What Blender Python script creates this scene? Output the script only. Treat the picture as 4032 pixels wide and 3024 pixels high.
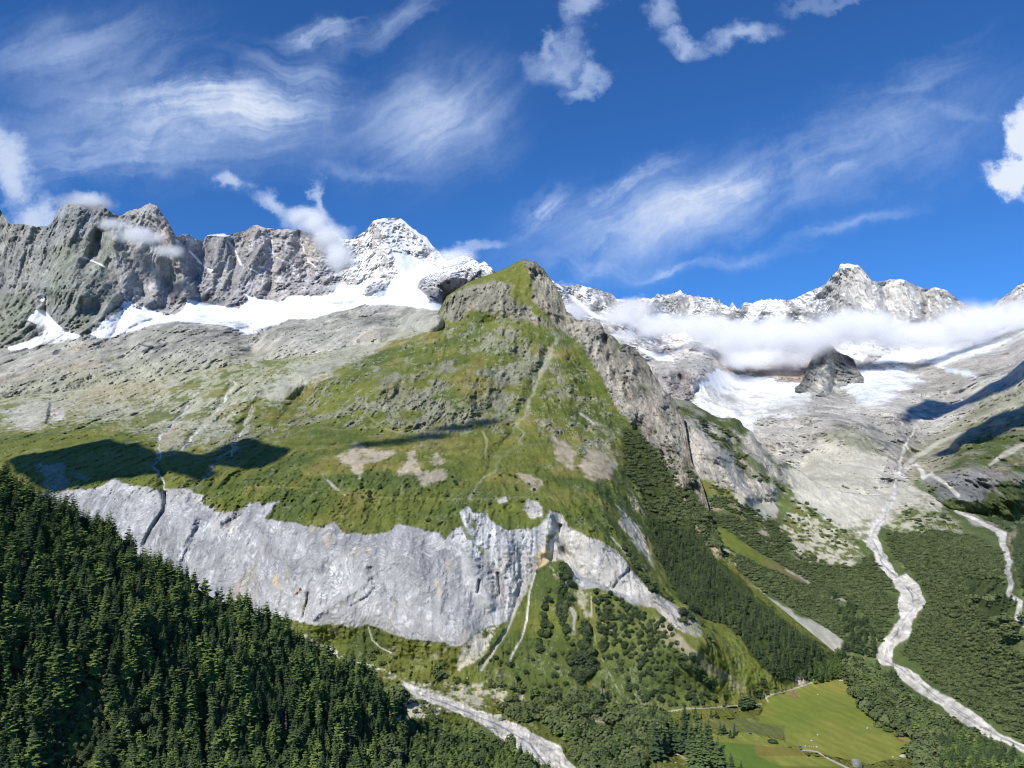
import bpy, math, random, time
import numpy as np
from mathutils import Vector
T0 = time.time()
for o in list(bpy.data.objects): bpy.data.objects.remove(o)
scene = bpy.context.scene
scene.unit_settings.scale_length = 0.7
C = scene.collection
R = math.radians

# ------------------------------------------------------------------ camera
PITCH, FPX, CAMZ = 6.8, 3104.0, 350.0
cam_d = bpy.data.cameras.new("camera"); cam = bpy.data.objects.new("camera", cam_d); C.objects.link(cam)
cam_d.sensor_fit = 'HORIZONTAL'; cam_d.sensor_width = 36.0; cam_d.lens = 36.0 * FPX / 4032.0
cam_d.clip_start = 1.0; cam_d.clip_end = 80000.0
cam.location = (0, 0, CAMZ); cam.rotation_euler = (R(90 + PITCH), 0, 0)
scene.camera = cam

# ------------------------------------------------------------------ light
SUN_AZ, SUN_EL = 38.0, 42.0            # degrees left of straight behind the viewer, height
SUN = Vector((-math.sin(R(SUN_AZ)) * math.cos(R(SUN_EL)), -math.cos(R(SUN_AZ)) * math.cos(R(SUN_EL)), math.sin(R(SUN_EL))))
sl = bpy.data.lights.new("sun", 'SUN'); sl.energy = 4.7; sl.angle = R(0.5); sl.color = (1.0, 0.955, 0.89)
so = bpy.data.objects.new("sun", sl); C.objects.link(so)
so.rotation_euler = SUN.to_track_quat('Z', 'Y').to_euler(); so.location = (0, 0, 3000)

scene.view_settings.view_transform = 'Standard'; scene.view_settings.look = 'None'
scene.view_settings.exposure = 0.12; scene.view_settings.gamma = 1.0
scene.view_settings.use_curve_mapping = False
cy = scene.cycles
cy.max_bounces = 10; cy.diffuse_bounces = 2; cy.glossy_bounces = 1; cy.transmission_bounces = 1
cy.volume_bounces = 9; cy.transparent_max_bounces = 4
cy.pixel_filter_type = 'BLACKMAN_HARRIS'; cy.filter_width = 1.15
cy.use_adaptive_sampling = True; cy.adaptive_threshold = 0.012
cy.use_denoising = True
try:
    cy.denoiser = 'OPENIMAGEDENOISE'; cy.denoising_input_passes = 'RGB_ALBEDO_NORMAL'; cy.denoising_prefilter = 'FAST'
except Exception: pass
cy.volume_step_rate = 1.0; cy.volume_max_steps = 256
cy.sample_clamp_indirect = 4.0

def px_slope(x, y):
    """pixel (of the 4032 x 3024 frame) -> direction (X/Y, Z/Y)"""
    u = (np.asarray(x, float) - 2016.0) / FPX; v = -(np.asarray(y, float) - 1512.0) / FPX
    c, s = math.cos(R(PITCH)), math.sin(R(PITCH))
    dy = c - v * s; dz = s + v * c
    return u / dy, dz / dy
def at(x, y, D):
    a, b = px_slope(x, y); D = np.asarray(D, float)
    return np.stack([a * D, np.ones_like(a) * D, CAMZ + b * D], -1)
def dz_(x, y, z):
    """distance at which pixel x,y is at altitude z"""
    return (z - CAMZ) / float(px_slope(x, y)[1])
def project(P):
    c, s = math.cos(R(PITCH)), math.sin(R(PITCH))
    X, Y, Z = P[..., 0], P[..., 1], P[..., 2] - CAMZ
    d = Y * c + Z * s; up = -Y * s + Z * c
    return 2016 + FPX * X / d, 1512 - FPX * up / d, d

# ------------------------------------------------------------------ node helper
class NT:
    def __init__(s, tree): s.t = tree; s.n = tree.nodes; s.l = tree.links
    def new(s, typ, props=None, **ins):
        nd = s.n.new(typ)
        for k, v in (props or {}).items(): setattr(nd, k, v)
        for k, v in ins.items(): s.set(nd, k, v)
        return nd
    def set(s, nd, k, v):
        if isinstance(k, str) and k.startswith('i') and k[1:].isdigit(): sock = nd.inputs[int(k[1:])]
        else: sock = nd.inputs[k.replace('_', ' ')]
        if isinstance(v, bpy.types.NodeSocket): s.l.new(v, sock)
        else: sock.default_value = v
    def m(s, op, a, b=0.0, c=None, clamp=False):
        nd = s.n.new('ShaderNodeMath'); nd.operation = op; nd.use_clamp = clamp
        s.set(nd, 'i0', a); s.set(nd, 'i1', b)
        if c is not None: s.set(nd, 'i2', c)
        return nd.outputs[0]
    def vm(s, op, a, b=(0, 0, 0)):
        nd = s.n.new('ShaderNodeVectorMath'); nd.operation = op
        s.set(nd, 'i0', a)
        if op == 'SCALE': s.set(nd, 'i3', b)
        else: s.set(nd, 'i1', b)
        return nd.outputs[0]
    def mr(s, v, a, b, c=0.0, d=1.0, smooth=True):
        nd = s.n.new('ShaderNodeMapRange'); nd.clamp = True
        if smooth: nd.interpolation_type = 'SMOOTHSTEP'
        for i, q in enumerate((v, a, b, c, d)): s.set(nd, 'i%d' % i, q)
        return nd.outputs[0]
    def noise(s, vec, scale, detail=4, rough=0.5, dist=0.0, typ='FBM', out=0, lac=2.0):
        nd = s.n.new('ShaderNodeTexNoise'); nd.noise_type = typ; nd.noise_dimensions = '3D'
        if hasattr(nd, 'normalize') and typ == 'FBM': nd.normalize = True
        s.set(nd, 'Vector', vec); s.set(nd, 'Scale', scale); s.set(nd, 'Detail', detail); s.set(nd, 'Roughness', rough)
        s.set(nd, 'Distortion', dist); s.set(nd, 'Lacunarity', lac)
        return nd.outputs[out]
    def mix(s, f, a, b, mode='MIX'):
        nd = s.n.new('ShaderNodeMix'); nd.data_type = 'RGBA'; nd.blend_type = mode; nd.clamp_factor = True
        s.set(nd, 'i0', f); s.set(nd, 'i6', a); s.set(nd, 'i7', b)
        return nd.outputs[2]
    def xyz(s, x, y, z=0.0):
        nd = s.n.new('ShaderNodeCombineXYZ'); s.set(nd, 'i0', x); s.set(nd, 'i1', y); s.set(nd, 'i2', z)
        return nd.outputs[0]

# ------------------------------------------------------------------ sky
world = bpy.data.worlds.new("World"); scene.world = world; world.use_nodes = True
w = NT(world.node_tree); w.n.clear()
sky = w.new('ShaderNodeTexSky', dict(sky_type='NISHITA', sun_disc=False, sun_elevation=R(SUN_EL),
        sun_rotation=math.atan2(SUN.x, SUN.y), altitude=2200.0, air_density=1.0, dust_density=0.25, ozone_density=2.5))
tc = w.new('ShaderNodeTexCoord').outputs['Generated']
sep = w.new('ShaderNodeSeparateXYZ', None, Vector=tc)
yy = w.m('MAXIMUM', sep.outputs[1], 0.06)
A = w.m('DIVIDE', sep.outputs[0], yy); B = w.m('DIVIDE', sep.outputs[2], yy)
uv = w.xyz(A, B, 0.0)
warp1 = w.vm('SUBTRACT', w.noise(uv, 3.2, 3, 0.55, out=1), (0.5, 0.5, 0.5))
warp2 = w.vm('SUBTRACT', w.noise(uv, 14.0, 4, 0.6, out=1), (0.5, 0.5, 0.5))
uvw = w.vm('ADD', uv, w.vm('SCALE', warp1, 0.13))
uvw = w.vm('ADD', uvw, w.vm('SCALE', warp2, 0.05))
uvp = w.vm('ADD', uv, w.vm('SCALE', w.vm('SUBTRACT', w.noise(uv, 9.0, 6, 0.62, out=1), (0.5, 0.5, 0.5)), 0.16))
def ell(vec, x, y, rx, ry, ang):
    a, b = px_slope(x, y); k = 1.0 / FPX
    mp = w.new('ShaderNodeMapping', dict(vector_type='TEXTURE'), Vector=vec)
    mp.inputs['Location'].default_value = (float(a), float(b), 0); mp.inputs['Rotation'].default_value = (0, 0, R(ang))
    mp.inputs['Scale'].default_value = (rx * k, ry * k, 1)
    ln = w.new('ShaderNodeVectorMath', dict(operation='LENGTH'), i0=mp.outputs[0])
    return ln.outputs['Value']
def streaks(vec, ang, sx, sy, seed):
    mp = w.new('ShaderNodeMapping', dict(vector_type='TEXTURE'), Vector=vec)
    mp.inputs['Location'].default_value = (seed, seed * .37, 0)
    mp.inputs['Rotation'].default_value = (0, 0, R(ang)); mp.inputs['Scale'].default_value = (sx, sy, 1)
    return w.noise(mp.outputs[0], 1.0, 8, 0.62, 0.25)
cirrus_tex = {}
clear = None
def add_alpha(a):
    global clear
    q = w.m('SUBTRACT', 1.0, a, clamp=True)
    clear = q if clear is None else w.m('MULTIPLY', clear, q)
def cirrus(x, y, rx, ry, ang, sang, st, lo=0.38, hi=0.8, inner=0.15, fine=1.0):
    key = (sang, fine)
    if key not in cirrus_tex: cirrus_tex[key] = streaks(uvw, sang, 0.22 * fine, 0.026 * fine, 3.1 + sang * .1)
    msk = w.mr(ell(uvw, x, y, rx, ry, ang), 1.0, inner)
    v = w.m('ADD', w.m('ADD', w.m('MULTIPLY', cirrus_tex[key], .60), w.m('MULTIPLY', soft_tex, .42)), w.m('MULTIPLY', w.m('SUBTRACT', msk, 1.0), 0.16))
    a = w.m('MULTIPLY', w.m('MULTIPLY', w.mr(v, lo, hi), msk), st)
    add_alpha(a)
def puffs(blobs, st, soft=1.25, thr=0.02):
    d = None
    for (x, y, rx, ry, an) in blobs:
        e = ell(uvp, x, y, rx, ry, an); d = e if d is None else w.m('MINIMUM', d, e)
    sh = w.mr(d, 1.5, 0.0)
    v = w.m('SUBTRACT', w.m('ADD', sh, w.m('MULTIPLY', w.m('SUBTRACT', puff_tex, 0.5), 0.8)), thr)
    add_alpha(w.m('MULTIPLY', w.m('MULTIPLY', w.mr(v, 0.0, soft), w.mr(sh, 0.0, 0.35)), st))
puff_tex = w.noise(uvp, 26.0, 7, 0.6)
soft_tex = w.noise(uvp, 7.0, 6, .62, .6)
# thin veils and combed cirrus streaks
cirrus(850, 440, 620, 260, -6, 6, 0.95, 0.30, 0.66, 0.1)
cirrus(1000, 400, 420, 150, -12, -10, 0.55, 0.30, 0.62, 0.1)
cirrus(1260, 125, 300, 80, 12, 16, 0.75, 0.3, 0.62, 0.0)
cirrus(350, 230, 700, 330, 0, 30, 0.34, 0.30, 0.75, 0.0)
cirrus(450, 640, 900, 230, 0, 6, 0.55, 0.28, 0.72, 0.0)
cirrus(1750, 430, 460, 330, 20, 30, 0.42, 0.28, 0.72, 0.0)
cirrus(1450, 700, 420, 70, -8, -10, 0.3, 0.3, 0.7, 0.0)
cirrus(2140, 860, 260, 110, 40, 38, 0.9, 0.32, 0.66, 0.0)
cirrus(2450, 740, 400, 80, 36, 38, 0.9, 0.32, 0.66, 0.0)
cirrus(2800, 770, 380, 120, 26, 30, 0.9, 0.32, 0.66, 0.0)
cirrus(2700, 860, 720, 210, 14, 38, 0.55, 0.28, 0.72, 0.0)
cirrus(3280, 700, 200, 45, 32, 30, 0.6, 0.30, 0.65, 0.0)
cirrus(3350, 480, 900, 260, 24, 22, 0.3, 0.28, 0.8, 0.0)
cirrus(3350, 900, 500, 50, 20, 22, 0.4, 0.3, 0.7, 0.0)
cirrus(2620, 1080, 240, 45, 8, 6, 0.6, 0.3, 0.65, 0.0)
cirrus(2350, 1070, 420, 90, -8, -10, 0.42, 0.3, 0.7, 0.0)
cirrus(3800, 400, 260, 60, -25, -10, 0.4, 0.3, 0.7, 0.0)
cirrus(700, 520, 900, 330, -4, 6, 0.72, 0.19, 0.68, 0.0, 1.6)
cirrus(1700, 480, 620, 420, 25, 38, 0.62, 0.20, 0.7, 0.0, 1.6)
cirrus(2650, 850, 1000, 330, 18, 30, 0.72, 0.22, 0.72, 0.0, 1.6)
cirrus(3500, 560, 1000, 380, 24, 30, 0.42, 0.2, 0.75, 0.0, 1.6)
cirrus(300, 200, 900, 300, 10, 30, 0.42, 0.2, 0.75, 0.0, 1.6)
cirrus(1150, 300, 500, 200, -20, -10, 0.45, 0.3, 0.7, 0.0)
cirrus(600, 380, 420, 120, 20, 30, 0.5, 0.3, 0.68, 0.0)
cirrus(1500, 120, 500, 120, 20, 22, 0.4, 0.3, 0.7, 0.0)
cirrus(2900, 1050, 600, 60, 10, 6, 0.35, 0.3, 0.7, 0.0)
cirrus(3700, 230, 500, 160, 30, 22, 0.3, 0.3, 0.75, 0.0)
# ragged little cumulus
puffs([(2190, 230, 150, 95, 10), (2330, 70, 85, 140, -18), (2150, 180, 60, 70, 0), (2300, 300, 110, 60, 20)], 0.62, 1.5)
puffs([(2610, 40, 110, 70, -30), (2720, 140, 130, 60, -18), (2910, 140, 150, 70, 8)], 0.62, 1.4)
puffs([(3980, 690, 150, 85, 5), (4050, 560, 110, 190, -25), (4150, 640, 180, 200, 0)], 0.95, 0.7, 0.0)
puffs([(30, 660, 110, 190, 10), (120, 840, 130, 110, 0)], 0.72, 1.0)
puffs([(330, 780, 110, 55, 0)], 0.7, 1.0)
puffs([(900, 720, 90, 55, -30), (1080, 830, 130, 60, -25), (1240, 760, 40, 90, 0), (1280, 880, 110, 70, 0)], 0.62, 1.0)
puffs([(1850, 965, 150, 50, 5)], 0.45, 1.0)
puffs([(2180, 1110, 90, 50, 0), (2420, 1170, 160, 30, 0)], 0.5, 1.0)
puffs([(3250, 10, 240, 45, 5)], 0.22, 1.0)
alpha = w.m('SUBTRACT', 1.0, clear)
tint = w.mix(1.0, sky.outputs[0], (0.34, 0.80, 1.34, 1), 'MULTIPLY')
cl = w.mix(w.mr(alpha, 0.3, 1.0), (5.6, 7.0, 9.6, 1), (7.6, 8.2, 9.2, 1))
col = w.mix(alpha, tint, cl)
bg = w.new('ShaderNodeBackground', None, Color=col, Strength=0.1)
out = w.new('ShaderNodeOutputWorld', None, Surface=bg.outputs[0])
world.cycles.sampling_method = 'MANUAL'; world.cycles.sample_map_resolution = 512

# ------------------------------------------------------------------ numpy noise and picture-frame outlines
rng = np.random.default_rng(11)
LAT = (rng.random((64, 64, 64), dtype=np.float32) * 2 - 1).ravel()
def vnoise(x, y, z):
    xi = np.floor(x); yi = np.floor(y); zi = np.floor(z)
    fx = (x - xi).astype(np.float32); fy = (y - yi).astype(np.float32); fz = (z - zi).astype(np.float32)
    fx = fx * fx * fx * (fx * (fx * 6 - 15) + 10); fy = fy * fy * fy * (fy * (fy * 6 - 15) + 10); fz = fz * fz * fz * (fz * (fz * 6 - 15) + 10)
    a = xi.astype(np.int64) & 63; b = yi.astype(np.int64) & 63; c = zi.astype(np.int64) & 63
    a1 = ((a + 1) & 63) * 4096; a = a * 4096; b1 = ((b + 1) & 63) * 64; b = b * 64; c1 = (c + 1) & 63
    def l(i, j, k): return LAT[i + j + k]
    x00 = l(a, b, c) * (1 - fx) + l(a1, b, c) * fx; x10 = l(a, b1, c) * (1 - fx) + l(a1, b1, c) * fx
    x01 = l(a, b, c1) * (1 - fx) + l(a1, b, c1) * fx; x11 = l(a, b1, c1) * (1 - fx) + l(a1, b1, c1) * fx
    y0 = x00 * (1 - fy) + x10 * fy; y1 = x01 * (1 - fy) + x11 * fy
    return y0 * (1 - fz) + y1 * fz
def fbm(P, scale, octs=5, seed=0.0, st=(1, 1, 1), ridged=False, gain=0.5):
    """scale: size of the largest feature in units; st stretches the axes"""
    x = P[..., 0] / (scale * st[0]) + seed * 7.31; y = P[..., 1] / (scale * st[1]) + seed * 3.77 + 11; z = P[..., 2] / (scale * st[2]) + seed * 5.13 + 5
    out = 0; amp = 1.0; tot = 0
    for i in range(octs):
        n = vnoise(x, y, z)
        if ridged: n = 1 - 2 * np.abs(n) * 1.3
        out = out + amp * n; tot += amp; amp *= gain
        x, y, z = 1.62 * x + 1.2 * y + 3.1, -1.2 * x + 1.62 * y + 1.7, 2.03 * z + 9.2
    return (out / tot).astype(np.float32)
def sst(v, a, b):
    t = np.clip((v - a) / (b - a), 0, 1); return t * t * (3 - 2 * t)
def n1(x, s, seed=0, octs=4, gain=0.55):
    x = np.asarray(x, float); P = np.stack([x, x * 0 + 3.3, x * 0 + seed * 1.7], -1); return fbm(P, s, octs, seed, gain=gain)
def poly_sd(x, y, poly):
    """signed distance in pixels, positive inside"""
    p = np.asarray(poly, float); q = np.roll(p, -1, 0)
    d = np.full(x.shape, 1e18); ins = np.zeros(x.shape, bool)
    for (ax, ay), (bx, by) in zip(p, q):
        ex, ey = bx - ax, by - ay; l2 = ex * ex + ey * ey + 1e-9
        t = np.clip(((x - ax) * ex + (y - ay) * ey) / l2, 0, 1)
        d = np.minimum(d, (x - ax - t * ex) ** 2 + (y - ay - t * ey) ** 2)
        c = ((ay > y) != (by > y)); ins ^= c & (x < ax + (y - ay) * ex / (ey if abs(ey) > 1e-9 else 1e-9))
    d = np.sqrt(d); return np.where(ins, d, -d)
def line_d(x, y, pts):
    """distance to a polyline and the place along it (0..1), side (+ = left of travel)"""
    p = np.asarray(pts, float)[:, :2]; d = np.full(x.shape, 1e18); tt = np.zeros(x.shape); sd = np.zeros(x.shape)
    L = np.r_[0, np.cumsum(np.hypot(*(p[1:] - p[:-1]).T))]
    for i in range(len(p) - 1):
        ax, ay = p[i]; ex, ey = p[i + 1] - p[i]; l2 = ex * ex + ey * ey + 1e-9
        t = np.clip(((x - ax) * ex + (y - ay) * ey) / l2, 0, 1)
        dd = (x - ax - t * ex) ** 2 + (y - ay - t * ey) ** 2
        k = dd < d; d = np.where(k, dd, d); tt = np.where(k, (L[i] + t * (L[i + 1] - L[i])) / L[-1], tt)
        sd = np.where(k, np.sign(ey * (x - ax) - ex * (y - ay)), sd)
    return np.sqrt(d), tt, sd
def inbox(x, y, pts, pad):
    p = np.asarray(pts, float)
    return (x > p[:, 0].min() - pad) & (x < p[:, 0].max() + pad) & (y > p[:, 1].min() - pad) & (y < p[:, 1].max() + pad)

class Depth:
    """distance field through control points: (x, y, D) or (x, y, 'z', altitude)"""
    def __init__(s, pts, lines=()):
        P = []
        for p in pts:
            P.append((p[0], p[1], dz_(p[0], p[1], p[3]) if p[2] == 'z' else p[2]))
        for ln in lines:
            q = [(p[0], p[1], dz_(p[0], p[1], p[3]) if p[2] == 'z' else p[2]) for p in ln]
            for a, b in zip(q[:-1], q[1:]):
                n = max(1, int(math.hypot(b[0] - a[0], b[1] - a[1]) / 95))
                for k in range(n):
                    t = k / n; P.append((a[0] + (b[0] - a[0]) * t, a[1] + (b[1] - a[1]) * t, 1 / ((1 - t) / a[2] + t / b[2])))
            P.append(q[-1])
        P = np.array(P); s.c = P[:, :2] / 1000.0; wv = 1000.0 / P[:, 2]; n = len(P)
        K = s.k(s.c[:, 0], s.c[:, 1])
        M = np.zeros((n + 3, n + 3)); M[:n, :n] = K + np.eye(n) * 1e-4; A = np.c_[np.ones(n), s.c]; M[:n, n:] = A; M[n:, :n] = A.T
        s.w = np.linalg.solve(M, np.r_[wv, 0, 0, 0])
    def k(s, x, y):
        return -np.sqrt((x[:, None] - s.c[None, :, 0]) ** 2 + (y[:, None] - s.c[None, :, 1]) ** 2 + 0.022 ** 2)
    def __call__(s, x, y):
        sh = np.shape(x); x = np.ravel(x) / 1000.0; y = np.ravel(y) / 1000.0; o = np.empty(len(x))
        for i in range(0, len(x), 60000):
            a = x[i:i + 60000]; b = y[i:i + 60000]
            o[i:i + 60000] = s.k(a, b) @ s.w[:-3] + s.w[-3] + s.w[-2] * a + s.w[-1] * b
        return (1000.0 / np.maximum(o, 0.08)).reshape(sh)

def srgb(r, g, b):
    v = np.array([r, g, b], float) / 255.0
    return np.where(v <= 0.04045, v / 12.92, ((v + 0.055) / 1.055) ** 2.4).astype(np.float32)

# ------------------------------------------------------------------ materials of the ground
def principled(name, rough=0.9, spec=0.15):
    m = bpy.data.materials.new(name); m.use_nodes = True; t = NT(m.node_tree); t.n.clear()
    b = t.new('ShaderNodeBsdfPrincipled', None, Roughness=rough); b.inputs['Specular IOR Level'].default_value = spec
    t.new('ShaderNodeOutputMaterial', None, Surface=b.outputs[0]); return m, t, b
def ground_material(name, unit, tallness=(1, .42, .38)):
    """rock, turf and snow: zone colours come with the mesh, grain, banding and cracks from 3D noise sized by `unit`"""
    m, t, b = principled(name)
    al = t.new('ShaderNodeAttribute', dict(attribute_name='albedo')); tx = t.new('ShaderNodeAttribute', dict(attribute_name='texture'))
    s = t.new('ShaderNodeSeparateColor', None, Color=tx.outputs['Color'])
    rock, fleck, marble = s.outputs[0], s.outputs[1], s.outputs[2]; snow = tx.outputs['Alpha']
    pos = t.new('ShaderNodeNewGeometry').outputs['Position']
    u = 1.0 / unit
    tall = t.new('ShaderNodeMapping', None, Vector=pos); tall.inputs['Scale'].default_value = tallness
    flat = t.new('ShaderNodeMapping', None, Vector=pos); flat.inputs['Scale'].default_value = (1, 0.42, 1)
    nA = t.noise(flat.outputs[0], u / 22.0, 9, 0.62)
    nB = t.noise(tall.outputs[0], u / 9.0, 6, 0.68, 0.4)
    nC = t.noise(flat.outputs[0], u / 3.2, 4, 0.7)
    grain = t.m('ADD', t.m('MULTIPLY', t.m('SUBTRACT', nA, 0.5), 1.3), t.m('MULTIPLY', t.m('SUBTRACT', nB, 0.5), 1.5))
    gain = t.m('ADD', 1.0, t.m('MULTIPLY', grain, t.m('ADD', 0.30, t.m('MULTIPLY', rock, 0.75))))
    crack = t.mr(t.m('ABSOLUTE', t.m('SUBTRACT', nB, 0.5)), 0.0, 0.035, 0.62, 1.0)
    gain = t.m('MULTIPLY', gain, t.m('ADD', t.m('MULTIPLY', crack, rock), t.m('SUBTRACT', 1.0, rock)))
    c = t.mix(1.0, al.outputs['Color'], t.xyz(gain, gain, gain), 'MULTIPLY')
    # folded marble-like banding
    nf = t.noise(pos, 1 / 120.0, 3.5, 0.55, 2.2); band = t.m('SINE', t.m('MULTIPLY', nf, 64.0))
    nf2 = t.noise(pos, 1 / 40.0, 4, 0.6, 0.8); band2 = t.m('SINE', t.m('MULTIPLY', nf2, 55.0))
    bb = t.m('ADD', t.m('MULTIPLY', band, t.m('MULTIPLY', t.mr(nB, .42, .62), 0.28)), t.m('MULTIPLY', band2, t.m('MULTIPLY', t.mr(nA, .4, .65), 0.16)))
    bb = t.m('ADD', 1.0, t.m('MULTIPLY', bb, marble))
    c = t.mix(1.0, c, t.xyz(bb, bb, bb), 'MULTIPLY')
    # pale stones showing through turf
    st = t.m('MULTIPLY', t.mr(t.m('ADD', nC, t.m('MULTIPLY', t.m('SUBTRACT', nA, 0.5), 0.9)), 0.60, 0.68), fleck)
    c = t.mix(t.m('MULTIPLY', st, 0.8), c, (0.36, 0.345, 0.28, 1))
    tuft = t.m('MULTIPLY', t.mr(t.m('SUBTRACT', t.m('MULTIPLY', t.m('SUBTRACT', nA, 0.5), 0.5), t.m('SUBTRACT', nC, 0.5)), 0.09, 0.2), fleck)
    c = t.mix(t.m('MULTIPLY', tuft, 0.55), c, (0.045, 0.062, 0.022, 1))
    c = t.mix(t.m('MULTIPLY', snow, 0.9), c, al.outputs['Color'])
    h = t.m('ADD', t.m('MULTIPLY', t.m('SUBTRACT', nA, .5), 9.0), t.m('MULTIPLY', t.m('SUBTRACT', nB, .5), 4.5))
    h = t.m('MULTIPLY', h, t.m('MULTIPLY', t.m('ADD', t.m('MULTIPLY', rock, 1.0), 0.16), t.m('SUBTRACT', 1.0, t.m('MULTIPLY', snow, 0.88))))
    h = t.m('ADD', h, t.m('MULTIPLY', t.m('MULTIPLY', t.m('SUBTRACT', nf, .5), 8.0), marble))
    bp = t.new('ShaderNodeBump', None, Strength=0.9, Distance=float(unit), Height=h)
    t.set(b, 'Base_Color', c); t.set(b, 'Normal', bp.outputs[0])
    return m

# ------------------------------------------------------------------ one stretch of mountainside
def lin(pts, x):
    p = sorted(pts); return np.interp(x, [q[0] for q in p], [q[1] for q in p])
SHEETS = {}
class Sheet:
    def __init__(s, name, x0, x1, dx, dy, top, bot, depth, jag=None, sink=None, unit=1.0, rk=1.0):
        s.rk = rk
        s.name = name; s.unit = unit; s.depth = depth; s.sink = sink
        xs = np.arange(x0, x1 + dx * .5, dx, dtype=float)
        yt = lin(top, xs); yb = lin(bot, xs)
        if jag is not None: yt = yt + jag(xs)
        ny = int(np.max(yb - yt) / dy) + 2
        t = np.linspace(0, 1, ny)[:, None]
        s.x = np.repeat(xs[None], ny, 0); s.y = yt[None] + t * (yb - yt)[None]
        s.D = depth(s.x, s.y); s.P = at(s.x, s.y, s.D)
        if sink is not None:
            k = np.clip(s.y - lin(sink, s.x), 0, 400); s.P[..., 2] -= np.minimum(k * 0.35, 60); s.sunk = k > 30
        else: s.sunk = np.zeros(s.x.shape, bool)
        s.P0 = s.P.copy(); s.h = np.zeros(s.x.shape, np.float32); s.cache = {}
        s.N = s.normals(s.P)
        s.alb = np.zeros(s.x.shape + (3,), np.float32); s.tex = np.zeros(s.x.shape + (4,), np.float32); s.tex[..., 0] = 0.5
        s.rough = np.full(s.x.shape, 0.5, np.float32)
        s.wx = s.x + 16 * fbm(s.P0, s.unit * 60, 5, 31) * 1.6; s.wy = s.y + 13 * fbm(s.P0, s.unit * 60, 5, 37) * 1.6
        SHEETS[name] = s
    def normals(s, P):
        du = np.gradient(P, axis=1); dv = np.gradient(P, axis=0)
        n = np.cross(dv, du); n /= np.linalg.norm(n, axis=-1, keepdims=True) + 1e-9
        flip = np.sum(n * (P - np.array([0, 0, CAMZ])), -1) > 0
        n[flip] *= -1
        return n
    def f(s, key, *a, **k):
        if key not in s.cache: s.cache[key] = fbm(s.P0, *a, **k)
        return s.cache[key]
    # relief -------------------------------------------------------
    def ridge(s, pts, wpx, amp, asym=0.0, power=1.0, ends=True):
        m = inbox(s.x, s.y, pts, wpx * 1.3 + 20)
        if not m.any(): return
        wob = s.f('wob', s.unit * 120, 4, 5)[m]
        d, t, sd = line_d(s.x[m] + wob * wpx * 0.55, s.y[m], pts)
        w_ = wpx * (1 + asym * sd)
        q = np.clip(1 - d / w_, 0, 1) ** power
        if ends: q = q * sst(t, -0.02, 0.06) * (1 - sst(t, 0.85, 1.0)) if ends is True else q * (1 - sst(t, 0.75, 1.0))
        s.h[m] += (amp * s.rk * q).astype(np.float32)
    def bump(s, cx, cy, rx, ry, amp, ang=0.0, power=1.0):
        c, sn = math.cos(R(ang)), math.sin(R(ang)); dx = s.x - cx; dy = s.y - cy
        r = np.sqrt(((dx * c + dy * sn) / rx) ** 2 + ((-dx * sn + dy * c) / ry) ** 2)
        s.h += (amp * s.rk * np.clip(1 - r * r, 0, 1) ** power).astype(np.float32)
    # zones --------------------------------------------------------
    def mask(s, poly, feather=8, warp=1.0, only=None):
        m = np.zeros(s.x.shape, np.float32); k = inbox(s.x, s.y, poly, feather + 40)
        if not k.any(): return None
        x = s.x[k] + (s.wx - s.x)[k] * warp; y = s.y[k] + (s.wy - s.y)[k] * warp
        hf = s.f('edge', s.unit * 11, 5, 43, gain=.7)[k]
        m[k] = sst(poly_sd(x, y, poly) + hf * (feather * 2.6 + 3) * min(1, warp), -feather, feather); return m
    def put(s, m, mat, strength=1.0):
        """mat: function(sheet) -> albedo, texture(4), rough"""
        if m is None: return
        k = m > 0.002
        if not k.any(): return
        key = ('mat', mat.__name__) if mat.__name__ != '<lambda>' else None
        if key is None or key not in s.cache:
            r = mat(s)
            if key: s.cache[key] = r
        else: r = s.cache[key]
        a = (m[k] * strength)[:, None]
        s.alb[k] = s.alb[k] * (1 - a) + r[0][k] * a
        tx = np.broadcast_to(np.asarray(r[1], np.float32), s.tex.shape)[k]
        s.tex[k] = s.tex[k] * (1 - a) + tx * a
        rr = np.broadcast_to(np.asarray(r[2], np.float32), s.x.shape)[k]
        s.rough[k] = s.rough[k] * (1 - a[:, 0]) + rr * a[:, 0]
    def zone(s, poly, mat, feather=8, warp=1.0, strength=1.0): s.put(s.mask(poly, feather, warp), mat, strength)
    def line(s, pts, wpx, mat, feather=2.0, warp=0.25, strength=1.0, breakup=0.0):
        k = inbox(s.x, s.y, pts, max(np.max(wpx), 6) + 20)
        if not k.any(): return
        m = np.zeros(s.x.shape, np.float32)
        d, t, sd = line_d(s.x[k] + (s.wx - s.x)[k] * warp, s.y[k] + (s.wy - s.y)[k] * warp, pts)
        w_ = np.interp(t, np.linspace(0, 1, len(wpx)), wpx) if isinstance(wpx, (list, tuple)) else wpx
        q = 1 - sst(d, w_ - feather, w_ + feather)
        if breakup: q = q * sst(s.f('brk', s.unit * 12, 4, 77)[k], -breakup, 0.1)
        m[k] = q; s.put(m, mat, strength)
    # finish -------------------------------------------------------
    def finish(s, amp, scale, flute=2.2, octs=6, ys=1.0, back=900.0, drop=0.9):
        n_a = fbm(s.P0, scale, octs, 1, (.6, flute * .9 * ys, flute), ridged=True, gain=0.52)
        n_b = fbm(s.P0, scale * 0.32, max(3, octs - 2), 2, (.6, flute * .7 * ys, flute * .8), gain=0.55)
        n_c = fbm(s.P0, scale * 0.11, 4, 7, (.7, flute * .6 * ys, flute * .7), ridged=True, gain=0.62)
        s.h += (amp * s.rough * (n_a * 0.62 + n_b * 0.5 + n_c * 0.30)).astype(np.float32)
        v = s.P0 - np.array([0, 0, CAMZ]); v /= np.linalg.norm(v, axis=-1, keepdims=True)
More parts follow.
